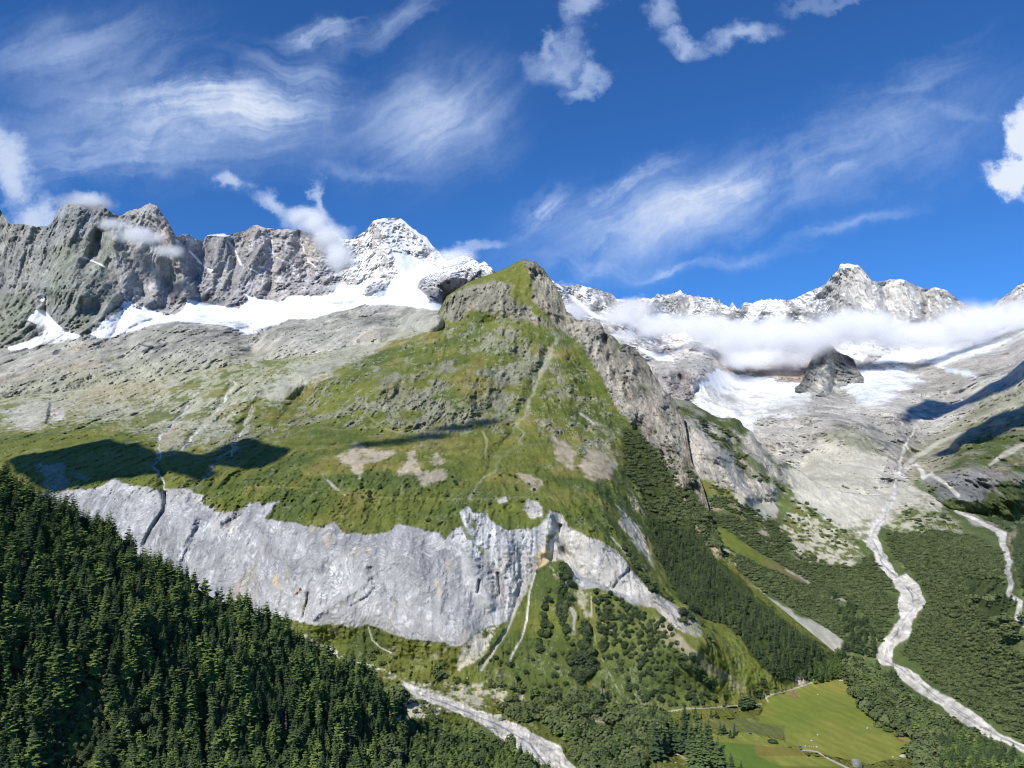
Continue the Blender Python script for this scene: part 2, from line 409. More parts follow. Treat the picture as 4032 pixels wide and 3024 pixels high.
        nv = np.maximum(-np.sum(v * s.N, -1), 0.42)          # push the face in and out where it stands
        s.P = s.P0 - v * (s.h / nv)[..., None]
        s.Nf = s.normals(s.P)
    def build(s, mat, label=None, back=900.0, drop=0.9, obname=None):
        P = s.P; alb = s.alb; tex = s.tex
        # the far side of the crest: the mountain goes on behind its skyline
        rows = []
        for k in (7, 6, 5, 4, 3, 2, 1):
            q = P[0].copy(); f_ = (k / 7.0) ** 1.5
            q[:, 0] *= 1 + back * f_ / np.maximum(q[:, 1], 1) * 0.25
            q[:, 1] += back * f_; q[:, 2] -= back * f_ * drop * (0.8 + 0.25 * n1(q[:, 0], 200.0, k)) + 2
            rows.append(q)
        rows = np.array(rows); nb = len(rows)
        P = np.concatenate([rows, P], 0); alb = np.concatenate([np.repeat(alb[:1], nb, 0), alb], 0); tex = np.concatenate([np.repeat(tex[:1], nb, 0), tex], 0)
        ny, nx = P.shape[:2]
        idx = np.arange(ny * nx).reshape(ny, nx)
        q = np.stack([idx[:-1, :-1], idx[1:, :-1], idx[1:, 1:], idx[:-1, 1:]], -1).reshape(-1, 4)
        me = bpy.data.meshes.new(s.name)
        me.vertices.add(ny * nx); me.vertices.foreach_set('co', P.reshape(-1).astype(np.float32))
        me.loops.add(q.size); me.loops.foreach_set('vertex_index', q.reshape(-1).astype(np.int32))
        me.polygons.add(len(q)); me.polygons.foreach_set('loop_start', np.arange(0, q.size, 4, dtype=np.int32))
        try: me.polygons.foreach_set('loop_total', np.full(len(q), 4, np.int32))
        except Exception: pass
        me.update(calc_edges=True)
        me.shade_smooth()
        a = me.attributes.new('albedo', 'FLOAT_COLOR', 'POINT')
        a.data.foreach_set('color', np.concatenate([np.clip(alb, 0.004, 0.9), np.ones(alb.shape[:2] + (1,))], -1).reshape(-1).astype(np.float32))
        a = me.attributes.new('texture', 'FLOAT_COLOR', 'POINT'); a.data.foreach_set('color', np.clip(tex, 0, 1).reshape(-1).astype(np.float32))
        me.materials.append(mat)
        o = bpy.data.objects.new(obname or s.name, me); C.objects.link(o); o['kind'] = 'structure'
        if label: o['label'] = label
        s.obj = o; return o
    def hit(s, x, y):
        """surface point under a picture position, for standing things on the ground"""
        j = np.argmin((s.x - x) ** 2 + (s.y - y) ** 2); return s.P.reshape(-1, 3)[j]

# ------------------------------------------------------------------ what the ground is made of
def mixc(a, b, m): m = np.clip(m, 0, 1)[..., None]; return a * (1 - m) + b * m
ONE = np.ones(1, np.float32)
def cst(s, c): return np.broadcast_to(np.asarray(c, np.float32), s.x.shape + (3,)).astype(np.float32)
def T(*v): return np.array(v, np.float32)
def m_grass(s):
    a = s.f('g1', s.unit * 300, 5, 3); b = s.f('g2', s.unit * 70, 5, 4); c = s.f('g3', s.unit * 16, 4, 6)
    o = mixc(srgb(88, 99, 44), srgb(110, 113, 54), 0.5 + a * 1.2 + b * .5)
    o = mixc(o, srgb(128, 118, 64), sst(b - a * .4, 0.10, 0.5) * .55); o = mixc(o, srgb(74, 88, 46), sst(-b - a, 0.15, 0.6) * .7)
    return o * (1 + 0.28 * c[..., None]), T(0.22, 0.34, 0, 0), 0.5
def m_grassrock(s):
    o, _, _ = m_grass(s); a = s.f('g2', s.unit * 70, 5, 4); c = s.f('r1', s.unit * 45, 6, 8, (1, 1.8, 1.4), gain=.62)
    rk = mixc(srgb(160, 157, 136), srgb(136, 138, 128), .5 + a * 1.4); m = sst(c + a * .25, -.06, 0.14)
    tx = np.zeros(s.x.shape + (4,), np.float32); tx[..., 0] = .15 + .6 * m; tx[..., 1] = .85 - .3 * m
    return mixc(o * .95, rk, m * .66), tx, .45 + .25 * m
def m_meadowrock(s):
    a_ = s.f('g1', s.unit * 300, 5, 3) * .35
    o, _, _ = m_grass(s); c = s.f('r1', s.unit * 45, 6, 8, (1, 1.8, 1.4), gain=.62); d = s.f('r2', s.unit * 12, 5, 18, (1.2, 2.6, 1), gain=.65); m = sst(c * .8 + d * .7 + a_, -.01, 0.20)
    tx = np.zeros(s.x.shape + (4,), np.float32); tx[..., 0] = .2 + .6 * m; tx[..., 1] = .9
    return mixc(o, mixc(srgb(158, 156, 132), srgb(134, 136, 120), .5 + a_ * 3), m * .78), tx, .5 + .5 * m
def m_slab(s):
    a = s.f('s1', s.unit * 330, 5, 12, (1.2, 2.6, 1)); b = s.f('s2', s.unit * 90, 6, 13, (1.1, 3.4, 1), gain=.6); c = s.f('s3', s.unit * 24, 5, 14, (1.1, 3.2, 1), gain=.6)
    o = mixc(srgb(158, 157, 146), srgb(188, 184, 170), .5 + b * 1.3); o = mixc(o, srgb(166, 140, 118), sst(a + b * .6, .14, .5) * .6)
    o = mixc(o, srgb(140, 142, 104), sst(-a + b * .5, .15, .55) * .55); o = mixc(o, srgb(112, 114, 104), sst(-c - b * .3, .2, .5) * .6)
    return o * (1 + .22 * c[..., None]), T(.8, .1, 0, 0), .75
def m_greenslab(s):
    o, _, _ = m_slab(s); g, _, _ = m_grass(s); a = s.f('s1', s.unit * 330, 5, 12, (1.2, 2.6, 1)); c = s.f('r1', s.unit * 45, 6, 8, (1, 1.8, 1.4), gain=.62); b = s.f('s2', s.unit * 90, 6, 13, (1.1, 3.4, 1), gain=.6)
    o = mixc(o, srgb(156, 158, 120), .45 + b * .3); d = s.f('r2', s.unit * 12, 5, 18, (1.2, 2.6, 1), gain=.65); m = sst(c * .7 - a * .5 + b * .4 + d * .5 + (s.y - 1660) / 900, .0, .22)
    tx = np.zeros(s.x.shape + (4,), np.float32); tx[..., 0] = .65 - .5 * m; tx[..., 1] = .5
    return mixc(o, g, m * .85), tx, .75 - .3 * m
def m_wall_dark(s):  # tone raised a little to stand in for distance haze
    a = s.f('w1', s.unit * 420, 4, 21, (1, 1.4, 1.4)); b = s.f('w2', s.unit * 80, 6, 22, (.8, 2.6, 2.6), gain=.62); c = s.f('w3', s.unit * 30, 4, 23, (.6, 2.4, 2.4))
    o = mixc(srgb(144, 146, 147), srgb(180, 177, 170), .5 + b * 1.4); o = mixc(o, srgb(132, 136, 124), sst(a, .0, .4) * .4)
    o = mixc(o, srgb(146, 122, 100), sst(-a + b * .7, .18, .5) * .6)
    return o * (1 + .3 * c[..., None]), T(1, 0, 0, 0), 1.0
def m_wall_green(s):
    o, t, r = m_wall_dark(s); b = s.cache['w2']; return mixc(o, srgb(124, 132, 110), .5 + b * .5), t, r
def m_wall_light(s):
    a = s.f('w1', s.unit * 420, 4, 21, (1, 1.4, 1.4)); b = s.f('w2', s.unit * 80, 6, 22, (.8, 2.6, 2.6), gain=.62); c = s.f('w3', s.unit * 30, 4, 23, (.6, 2.4, 2.4))
    o = mixc(srgb(140, 140, 142), srgb(178, 172, 166), .5 + b * 1.5); o = mixc(o, srgb(172, 146, 126), sst(a + b * .5, .12, .5) * .6)
    return o * (1 + .28 * c[..., None]), T(1, 0, 0, 0), 1.0
def m_far(s):  # distance haze put into the colour: paler, with weaker grain
    b = s.f('w2', s.unit * 80, 6, 22, (.8, 2.6, 2.6), gain=.62); c = s.f('w3', s.unit * 30, 4, 23, (.6, 2.4, 2.4)); a = s.f('w1', s.unit * 420, 4, 21, (1, 1.4, 1.4))
    o = mixc(srgb(158, 157, 153), srgb(200, 196, 188), .5 + b * 1.5); o = mixc(o, srgb(190, 172, 152), sst(a + b * .5, .2, .6) * .4)
    return o * (1 + .18 * c[..., None]), T(.6, 0, 0, 0), 1.0
def m_farslab(s):
    a = s.f('s1', s.unit * 330, 5, 12, (1.2, 2.6, 1)); b = s.f('s2', s.unit * 90, 6, 13, (1.1, 3.4, 1), gain=.6); c = s.f('s3', s.unit * 24, 5, 14, (1.1, 3.2, 1), gain=.6)
    d = s.f('r2', s.unit * 12, 5, 18, (1.2, 2.6, 1), gain=.65); o = mixc(srgb(162, 160, 151), srgb(204, 200, 188), .5 + b * 1.3); o = mixc(o, srgb(168, 158, 146), sst(a + c * .5, .2, .55) * .5); o = mixc(o, srgb(118, 116, 110), sst(-d - b * .3, .22, .42) * .75)
    return o * (1 + .26 * c[..., None]), T(.85, .05, 0, 0), .85
def m_snow(s): return cst(s, (.80, .82, .85)), T(0, 0, 0, 1), .22
def m_ice(s):
    b = s.f('ice', s.unit * 36, 5, 41, (1.5, .8, .6), ridged=True, gain=.6); c = s.f('s3', s.unit * 24, 5, 14, (1.1, 3.2, 1), gain=.6)
    o = mixc(cst(s, (.78, .81, .85)), srgb(160, 178, 190), sst(b, .15, .6) * .7); o = mixc(o, srgb(170, 168, 158), sst(c, .12, .4) * .6)
    return o, T(.25, 0, 0, .5), .6
def m_dirtyice(s):
    b = s.f('ice', s.unit * 36, 5, 41, (1.5, .8, .6), ridged=True, gain=.6); c = s.f('s3', s.unit * 24, 5, 14, (1.1, 3.2, 1), gain=.6); d = s.f('s2', s.unit * 90, 6, 13, (1.1, 3.4, 1), gain=.6)
    o = mixc(srgb(206, 206, 200), cst(s, (.80, .82, .84)), sst(d + b * .3, -.05, .25)); o = mixc(o, srgb(168, 168, 162), sst(c, .05, .35) * .8)
    return o, T(.45, 0, 0, .3), .6
def m_scree(s):
    b = s.f('g2', s.unit * 70, 5, 4); c = s.f('g3', s.unit * 16, 4, 6)
    o = mixc(srgb(160, 160, 146), srgb(180, 176, 160), .5 + b); return o * (1 + .16 * c[..., None]), T(.25, .12, 0, 0), .2
def m_scree_pink(s): o, t, r = m_scree(s); g, _, _ = m_grass(s); o = mixc(o, g, sst(s.f('r2', s.unit * 12, 5, 18, (1.2, 2.6, 1), gain=.65), .1, .3) * .6); return o * np.array([.98, .88, .80], np.float32), t, r
def m_moraine(s):
    b = s.f('g2', s.unit * 70, 5, 4); c = s.f('r1', s.unit * 45, 6, 8, (1, 1.8, 1.4), gain=.62); o = mixc(srgb(174, 172, 156), srgb(196, 192, 176), .5 + b + c * .5)
    return o, T(.4, .18, 0, 0), .5
def m_bed(s):
    c = s.f('bed', s.unit * 9, 4, 51, gain=.65); b = s.f('g2', s.unit * 70, 5, 4)
    o = mixc(srgb(184, 180, 168), srgb(222, 218, 206), .5 + c * 1.5 + b * .4); return mixc(o, srgb(120, 120, 114), sst(-c, .3, .55) * .6), T(.5, .0, 0, 0), .25
def m_debris(s):
    c = s.f('bed', s.unit * 9, 4, 51, gain=.65); g, _, _ = m_grass(s); b = s.f('g3', s.unit * 16, 4, 6)
    return mixc(g * .9, srgb(198, 192, 172), sst(c + b * .5, -.16, .12)), T(.4, .35, 0, 0), .25
def m_cliff(s):
    a = s.f('c1', 160, 5, 61); b = s.f('c2', 50, 5, 62, (.7, 1, 1.6)); c = s.f('c3', 14, 4, 63)
    v = s.f('c5', 22, 5, 66, (.4, 3, 3), gain=.6); q_ = np.stack([s.P0[..., 0] + s.P0[..., 2] * .8 + 60 * b, s.P0[..., 1], s.P0[..., 2] - s.P0[..., 0] * .5], -1); v = v * .7 + fbm(q_, 60, 4, 67, (.5, 3, 3), gain=.55) * 1.7; o = mixc(srgb(142, 143, 143), srgb(176, 176, 174), .5 + a * .8 + b * .6 + v * .7); o = mixc(o, srgb(172, 162, 142), sst(a * .5 - b, .22, .5) * .45)
    return o * (1 + .12 * c[..., None]), T(.34, 0, 1, 0), .26
def m_cliff_pale(s):
    b = s.f('c2', 50, 5, 62, (.7, 1, 1.6)); a = s.f('c1', 160, 5, 61); o = mixc(srgb(164, 162, 156), srgb(204, 200, 190), .5 + b * 1.2); o = mixc(o, srgb(196, 176, 140), sst(a, .1, .45) * .4)
    return o, T(.6, 0, .4, 0), .5
def m_cliff_streak(s):
    b = s.f('c4', 26, 5, 64, (.35, 3.5, 3.5), gain=.6); a = s.f('c1', 160, 5, 61); o = mixc(srgb(132, 138, 142), srgb(206, 206, 204), .5 + b * 1.5); o = mixc(o, srgb(184, 174, 150), sst(a, .2, .5) * .25)
    return o, T(.7, 0, .5, 0), .7
def m_cliff_low(s):
    o, t, r = m_cliff(s); return o * .96, T(.25, 0, .9, 0), .4
def m_ochre(s): return cst(s, srgb(206, 184, 138)), T(.4, 0, .2, 0), .5
def m_pyrrock(s):
    b = s.f('p2', 60, 6, 72, (.8, 1.8, 1.8), gain=.62); a = s.f('c1', 160, 5, 61); o = mixc(srgb(122, 122, 108), srgb(162, 156, 138), .5 + b * 1.3); g, _, _ = m_grass(s)
    return mixc(o, g, sst(a + b * .6, .16, .36) * .8), T(.85, .3, 0, 0), 1.0
def m_eastcliff(s):
    b = s.f('p3', 60, 6, 73, (.6, 2.8, 2.8), gain=.62); a = s.f('c1', 160, 5, 61); o = mixc(srgb(124, 122, 114), srgb(176, 170, 156), .5 + b * 1.4); c = s.f('r1', s.unit * 45, 6, 8, (1, 1.8, 1.4), gain=.62)
    return mixc(o, srgb(84, 94, 58), sst(c - a * .3, .20, .34) * .75), T(1, .1, 0, 0), 1.1
def m_spurrock(s):
    b = s.f('p3', 60, 6, 73, (.6, 2.8, 2.8), gain=.62); c = s.f('r1', s.unit * 45, 6, 8, (1, 1.8, 1.4), gain=.62); o = mixc(srgb(148, 146, 136), srgb(196, 190, 176), .5 + b * 1.4)
    return mixc(o, srgb(74, 84, 50), sst(c, .16, .3) * .7), T(.9, .15, 0, 0), 1.0
def m_spurgreen(s):
    b = s.f('p3', 60, 6, 73, (.6, 2.8, 2.8), gain=.62); c = s.f('r1', s.unit * 45, 6, 8, (1, 1.8, 1.4), gain=.62); o = mixc(srgb(66, 78, 46), srgb(92, 104, 58), .5 + b)
    return mixc(o, srgb(150, 148, 134), sst(c + b * .3, .10, .26) * .75), T(.6, .4, 0, 0), .8
def m_floor(s): c = s.f('g3', s.unit * 16, 4, 6); return cst(s, srgb(56, 68, 32)) * (1 + .3 * c[..., None]), T(.1, .1, 0, 0), .25
def m_alder(s):
    c = s.f('g3', s.unit * 16, 4, 6); b = s.f('g2', s.unit * 70, 5, 4); o = mixc(srgb(74, 88, 48), srgb(94, 106, 62), .5 + b + c * .4); return o, T(.1, .3, 0, 0), .3
def m_brown(s): return cst(s, srgb(128, 110, 80)), T(.1, .3, 0, 0), .25
def m_bright(s): c = s.f('g3', s.unit * 16, 4, 6); return cst(s, srgb(104, 112, 48)) * (1 + .2 * c[..., None]), T(.05, .15, 0, 0), .2
def m_field(s):
    b = s.f('f1', 90, 5, 81, (3.5, 1, 1)); c = s.f('f2', 22, 5, 82, (1, 4, 1), gain=.6); o = mixc(srgb(112, 124, 52), srgb(138, 136, 64), .5 + b * .9 + c * .5); o = o * (1 + .07 * np.sin((s.P0[..., 0] * .9 + s.P0[..., 1] * .35) / 3.0 + b * 7))[..., None]; return mixc(o, srgb(112, 126, 52), sst(-b, .1, .4) * .6), T(0, .03, 0, 0), .04
def m_fgrey(s): b = s.f('f1', 90, 5, 81, (3.5, 1, 1)); return mixc(srgb(98, 106, 60), srgb(128, 120, 88), .4 + b * 1.2), T(0, .06, 0, 0), .04
def m_fgreen(s): b = s.f('f1', 90, 5, 81, (3.5, 1, 1)); return mixc(srgb(86, 110, 42), srgb(96, 118, 50), .5 + b), T(0, .02, 0, 0), .03
def m_fbrown(s): b = s.f('f1', 90, 5, 81, (3.5, 1, 1)); return mixc(srgb(112, 110, 48), srgb(124, 116, 58), .5 + b), T(0, .02, 0, 0), .03
def m_track(s): return cst(s, srgb(176, 172, 154)), T(.05, .0, 0, 0), .03
def m_path(s): return cst(s, srgb(150, 146, 104)), T(.05, .2, 0, 0), .2
def m_water(s): c = s.f('bed', s.unit * 9, 4, 51, gain=.65); return mixc(srgb(84, 92, 96), srgb(134, 142, 146), .5 + c), T(0, 0, 0, .3), .1
def m_fall(s): return cst(s, (.62, .64, .66)), T(0, 0, 0, .6), .2
def m_darkrock(s):
    b = s.f('w2', s.unit * 80, 6, 22, (.8, 2.6, 2.6), gain=.62); return mixc(srgb(74, 77, 82), srgb(112, 114, 116), .5 + b), T(1, 0, 0, 0), 1.0

# ================================================================== THE LAND
NEAR, MID, FAR = ground_material("turf_and_rock_near", 1.0), ground_material("turf_and_rock", 1.6), ground_material("high_mountain_rock", 4.0, (1, .26, .22))
SEAM = [(-400, 1600), (0, 1570), (400, 1520), (800, 1450), (1200, 1400), (1500, 1335), (1740, 1238)]

# ---- 1. wall of peaks, hanging glacier and slabs on the left
sky_l = [(-400, 860), (-200, 900), (-60, 800), (0, 828), (15, 849), (32, 879), (60, 888), (80, 883), (124, 888), (144, 896), (189, 891), (209, 869), (226, 834), (254, 804), (308, 802),
  (348, 807), (388, 797), (408, 817), (438, 839), (470, 852), (502, 834), (527, 824), (552, 824), (572, 807), (592, 801), (617, 812), (637, 842), (661, 874), (676, 904), (696, 936), (721, 924),
  (751, 926), (766, 944), (796, 949), (816, 929), (875, 919), (900, 929), (930, 917), (960, 914), (995, 889), (1009, 885), (1044, 899), (1089, 906), (1118, 903), (1176, 906), (1240, 925),
  (1300, 915), (1329, 923), (1350, 944), (1376, 942), (1411, 929), (1447, 900), (1470, 870), (1488, 862), (1552, 858), (1588, 867), (1611, 888), (1646, 917), (1682, 938), (1699, 964),
  (1729, 994), (1741, 1017), (1764, 1029), (1788, 1020), (1823, 1007), (1858, 1017), (1887, 1038), (1908, 1032), (1929, 1050), (1949, 1071), (2000, 1090), (2120, 1130)]
dl = Depth([(500, 1420, 3950), (0, 1450, 4000), (1000, 1400, 3850), (1300, 1330, 3900), (1600, 1290, 3800), (1860, 1150, 5100), (2000, 1250, 5000), (1760, 1100, 5200), (-400, 1250, 4900), (-400, 1450, 4000),
   (2100, 1400, 4800), (1900, 1400, 4300), (350, 1180, 4850), (1000, 1040, 5650), (620, 1020, 5250), (1560, 950, 6300), (1480, 1010, 6000)],
  [[(-400, 860, 5600), (0, 828, 5500), (308, 804, 5400), (592, 801, 5500), (1009, 885, 6000), (1330, 923, 6400), (1520, 860, 6550), (1741, 1017, 6300), (1823, 1007, 5800), (1908, 1034, 5350), (2120, 1130, 5250)],
   [(-400, 1370, 4650), (0, 1360, 4650), (280, 1310, 4650), (480, 1225, 4850), (680, 1240, 4950), (950, 1215, 5150), (1165, 1166, 5350), (1340, 1125, 5600), (1560, 1035, 5800)],
   [(100, 1378, 4450), (400, 1328, 4450), (700, 1264, 4600), (1035, 1290, 4450), (1282, 1243, 4600), (1600, 1207, 4700), (1749, 1219, 4500), (1900, 1240, 4500)],
   [(-400, 1600, 3400), (0, 1570, 3400), (400, 1520, 3450), (800, 1450, 3480), (1200, 1400, 3400), (1500, 1335, 3430), (1740, 1238, 3500)],
   [(-400, 1720, 3380), (0, 1690, 3380), (400, 1640, 3430), (800, 1570, 3460), (1200, 1520, 3380), (1500, 1455, 3400), (1740, 1340, 3450), (2100, 1450, 4600)]])
def jag_l(x): return -7 * np.abs(n1(x, 26, 2, 4)) * 1.5 + 5 * n1(x, 70, 3, 4) * (1 - 0.8 * sst(x, 1480, 1560) * (1 - sst(x, 1690, 1740)))
FL = Sheet('mountain_ridge', -400, 2120, 4.2, 4.2, sky_l, [(p[0], p[1] + 90) for p in SEAM] + [(2120, 1480)], dl, jag_l, SEAM, unit=3.2, rk=.48)
G = FL
# buttresses, ribs and gullies of the wall
G.bump(330, 1190, 150, 190, 260, 0, .8); G.bump(60, 1260, 120, 130, 200, 20); G.bump(-60, 1100, 160, 160, 160)
G.ridge([(308, 800), (290, 900), (240, 1050), (170, 1180)], 90, 170); G.ridge([(395, 800), (440, 920), (470, 1060), (510, 1200)], 70, 150, .3)
G.ridge([(592, 800), (640, 900), (690, 1010), (740, 1150), (760, 1200)], 95, 230, .35); G.ridge([(530, 825), (560, 1000), (610, 1120), (640, 1235)], 80, 130)
G.ridge([(1009, 885), (1000, 980), (960, 1080), (940, 1210)], 80, 120, .3); G.ridge([(870, 920), (850, 1020), (850, 1190)], 60, 90); G.ridge([(1110, 903), (1120, 1010), (1130, 1150)], 60, 80)
G.ridge([(1220, 915), (1260, 1020), (1300, 1130)], 70, 130, .3); G.ridge([(1350, 944), (1380, 1040), (1400, 1120)], 50, 60)
G.ridge([(1488, 862), (1500, 920), (1540, 1000), (1560, 1060), (1510, 1120)], 70, 150, .3); G.ridge([(1588, 867), (1640, 940), (1700, 1010)], 60, 80)
G.ridge([(470, 852), (500, 960), (540, 1080), (580, 1200)], 34, -110); G.ridge([(696, 936), (760, 1060), (800, 1190)], 30, -60); G.ridge([(905, 935), (925, 1040), (905, 1190)], 26, -80)
G.ridge([(1060, 900), (1075, 1040), (1060, 1180)], 26, -60); G.ridge([(1170, 910), (1200, 1040), (1230, 1150)], 26, -60); G.ridge([(400, 900), (380, 1000), (300, 1060)], 30, -90)
G.ridge([(1540, 1000), (1450, 960), (1400, 940)], 22, 40); G.bump(1470, 1135, 55, 40, 120); G.bump(1730, 1110, 95, 75, 170, 10, .7); G.bump(1800, 1060, 90, 60, 110); G.bump(1908, 1080, 50, 60, 90)
G.bump(700, 1290, 120, 20, 60); G.bump(1120, 1285, 90, 30, 70); G.bump(1420, 1225, 70, 24, 60)
full = np.ones(G.x.shape, np.float32)
G.put(full, m_wall_dark)
G.zone([(680, 1300), (690, 900), (1150, 860), (1420, 1180), (1380, 1260)], m_wall_light, 50); G.zone([(1330, 900), (1520, 830), (1800, 950), (2150, 1050), (2150, 1250), (1650, 1300), (1330, 1200)], m_far, 30, strength=.85)
G.zone([(165, 1088), (230, 960), (420, 870), (450, 1000), (433, 1098), (485, 1222), (413, 1275), (378, 1312), (278, 1320), (214, 1250)], m_wall_green, 25); G.zone([(-50, 1150), (100, 1140), (150, 1250), (110, 1370), (-50, 1380)], m_wall_green, 20)
G.zone([(1640, 1170), (1660, 1075), (1750, 1050), (1850, 1060), (1960, 1130), (1900, 1230), (1700, 1220)], m_wall_light, 10); G.zone([(1880, 1060), (1910, 1030), (1960, 1075), (1900, 1110), (1850, 1110)], m_darkrock, 8, strength=.5)
low = [(-450, 1390), (100, 1372), (240, 1340), (393, 1331), (448, 1322), (600, 1277), (800, 1272), (970, 1315), (1141, 1258), (1364, 1222), (1599, 1206), (1760, 1225), (2150, 1250), (2150, 1700), (-450, 1900)]
G.zone(low, m_slab, 8)
G.zone([(1250, 1420), (1500, 1300), (1640, 1245), (1780, 1215), (1800, 1400), (1000, 1560), (950, 1500)], m_scree, 30, 2.0, .8)
G.zone([(-450, 1560), (0, 1500), (300, 1440), (650, 1420), (900, 1380), (1150, 1440), (1100, 1800), (-450, 1800)], m_greenslab, 40, 2)
snow_main = [(350, 1308), (380, 1300), (405, 1265), (484, 1220), (480, 1183), (500, 1190), (530, 1210), (550, 1218), (562, 1200), (600, 1225), (650, 1237), (690, 1240), (725, 1215), (735, 1183), (790, 1190),
  (870, 1205), (945, 1217), (972, 1180), (958, 1152), (1010, 1175), (1094, 1191), (1135, 1170), (1165, 1164), (1264, 1167), (1306, 1152), (1338, 1123), (1440, 1120), (1420, 1165), (1500, 1140), (1564, 1076),
  (1561, 1035), (1538, 988), (1611, 1003), (1676, 1029), (1723, 1053), (1688, 1064), (1658, 1100), (1641, 1135), (1682, 1164), (1693, 1194), (1740, 1194), (1751, 1217), (1705, 1223), (1599, 1205),
  (1529, 1200), (1435, 1200), (1364, 1220), (1282, 1241), (1223, 1255), (1141, 1255), (1100, 1279), (1040, 1286), (970, 1310), (870, 1279), (796, 1272), (696, 1262), (597, 1277), (497, 1307), (448, 1322), (393, 1329)]
G.zone(snow_main, m_snow, 2.5, .35)
for pg in ([(102, 1258), (136, 1221), (175, 1222), (196, 1245), (250, 1300), (285, 1313), (325, 1316), (300, 1330), (240, 1330), (180, 1300), (140, 1275)], [(148, 1172), (168, 1164), (180, 1177), (172, 1190)],
    [(20, 1368), (60, 1362), (120, 1340), (150, 1325), (180, 1345), (120, 1372), (40, 1378)], [(320, 1012), (335, 1010), (420, 1050), (414, 1054), (360, 1025)], [(810, 1052), (840, 1062), (835, 1072), (815, 1065)], [(500, 1180), (530, 1195), (535, 1205), (505, 1195)]):
    G.zone(pg, m_snow, 2.5, .35)
G.zone([(400, 1275), (470, 1235), (560, 1245), (640, 1262), (560, 1285), (440, 1320), (380, 1325)], m_ice, 7, .6, .8)
G.zone([(680, 1258), (800, 1235), (950, 1262), (1080, 1262), (1040, 1288), (970, 1310), (870, 1279), (796, 1272)], m_ice, 8, .6, .95); G.zone([(1430, 1140), (1560, 1130), (1640, 1165), (1600, 1190), (1480, 1180)], m_ice, 8, .6, .5)
G.zone([(150, 1275), (240, 1300), (290, 1330), (230, 1350), (140, 1350)], m_dirtyice, 6, .6); G.zone([(1290, 1190), (1390, 1178), (1420, 1186), (1380, 1200), (1300, 1198)], m_ice, 5, .5, .9)
G.zone([(1435, 1167), (1452, 1120), (1490, 1098), (1512, 1112), (1516, 1140), (1470, 1150)], m_darkrock, 2.5, .3, .8)
G.line([(1588, 867), (1615, 890), (1650, 920), (1690, 960), (1725, 992)], [3, 12, 9, 12, 4], m_snow, 2.5, .3); G.line([(1500, 866), (1590, 870)], 5, m_snow, 3, .5, .8)
G.line([(1380, 944), (1440, 930)], 4, m_snow, 2, .2); G.line([(820, 926), (900, 928)], 3, m_snow, 2, .2)
for pts in ([(700, 960), (800, 1040), (850, 1110)], [(900, 950), (960, 1040), (1040, 1080)], [(1050, 920), (1080, 990), (1130, 1040)], [(1180, 930), (1200, 1010), (1240, 1060)], [(1000, 1040), (1060, 1060)], [(1120, 990), (1150, 1075), (1200, 1100)]):
    G.line(pts, 3.5, m_snow, 2.5, 1.0, .85, .25)
for pts in ([(660, 1350), (610, 1370), (560, 1360)], [(560, 1385), (590, 1375)], [(210, 1390), (240, 1378)]): G.line(pts, [3, 7, 3], m_darkrock, 3, .5)
G.finish(46, 270, 2.6, ys=1.0)
k = (G.y < lin([(p[0], p[1]) for p in low[1:-2]], G.x)) & (G.tex[..., 3] < .5)
led = sst(G.Nf[..., 2] + .42 * fbm(G.P, 80, 6, 90, (1, 1.6, 1.6), gain=.62) + .18 * fbm(G.P, 400, 3, 91), .66, .78) * k
led *= .25 + .75 * sst(G.x, 1250, 1450) ; led *= .12 + .88 * sst(G.x, 560, 760)
led *= (1 - sst(G.P[..., 2], 0, 1) * 0) * sst(G.P[..., 2], 1500, 1750)
G.put(led.astype(np.float32), m_snow, .95)

# ---- 2. the range on the right with its cloud-wrapped glaciers
sky_r = [(1900, 1150), (2100, 1080), (2163, 1093), (2192, 1117), (2230, 1131), (2278, 1123), (2307, 1129), (2351, 1139), (2389, 1153), (2409, 1160), (2428, 1182), (2466, 1182), (2486, 1180), (2510, 1184), (2515, 1164), (2520, 1184),
  (2534, 1172), (2563, 1177), (2582, 1165), (2630, 1163), (2659, 1148), (2703, 1160), (2741, 1172), (2799, 1177), (2833, 1189), (2871, 1208), (2884, 1186), (2900, 1209), (2908, 1219), (2937, 1192), (2963, 1199), (2978, 1189),
  (3031, 1180), (3064, 1184), (3100, 1182), (3121, 1180), (3163, 1159), (3205, 1141), (3253, 1120), (3271, 1093), (3301, 1069), (3307, 1045), (3344, 1038), (3380, 1045), (3410, 1075), (3434, 1102), (3470, 1111), (3506, 1098),
  (3561, 1102), (3603, 1123), (3651, 1138), (3681, 1129), (3723, 1141), (3747, 1159), (3772, 1183), (3808, 1207), (3868, 1225), (3913, 1210), (3940, 1177), (3976, 1153), (4013, 1120), (4060, 1110), (4400, 1080)]
SEAM2 = [(2000, 1560), (2560, 1560), (2650, 1590), (2746, 1625), (2843, 1670), (2891, 1670), (2958, 1725), (3068, 1835), (3200, 1925), (3300, 1960), (3520, 1965), (3640, 1950), (3800, 2030), (4032, 2080), (4400, 2080)]
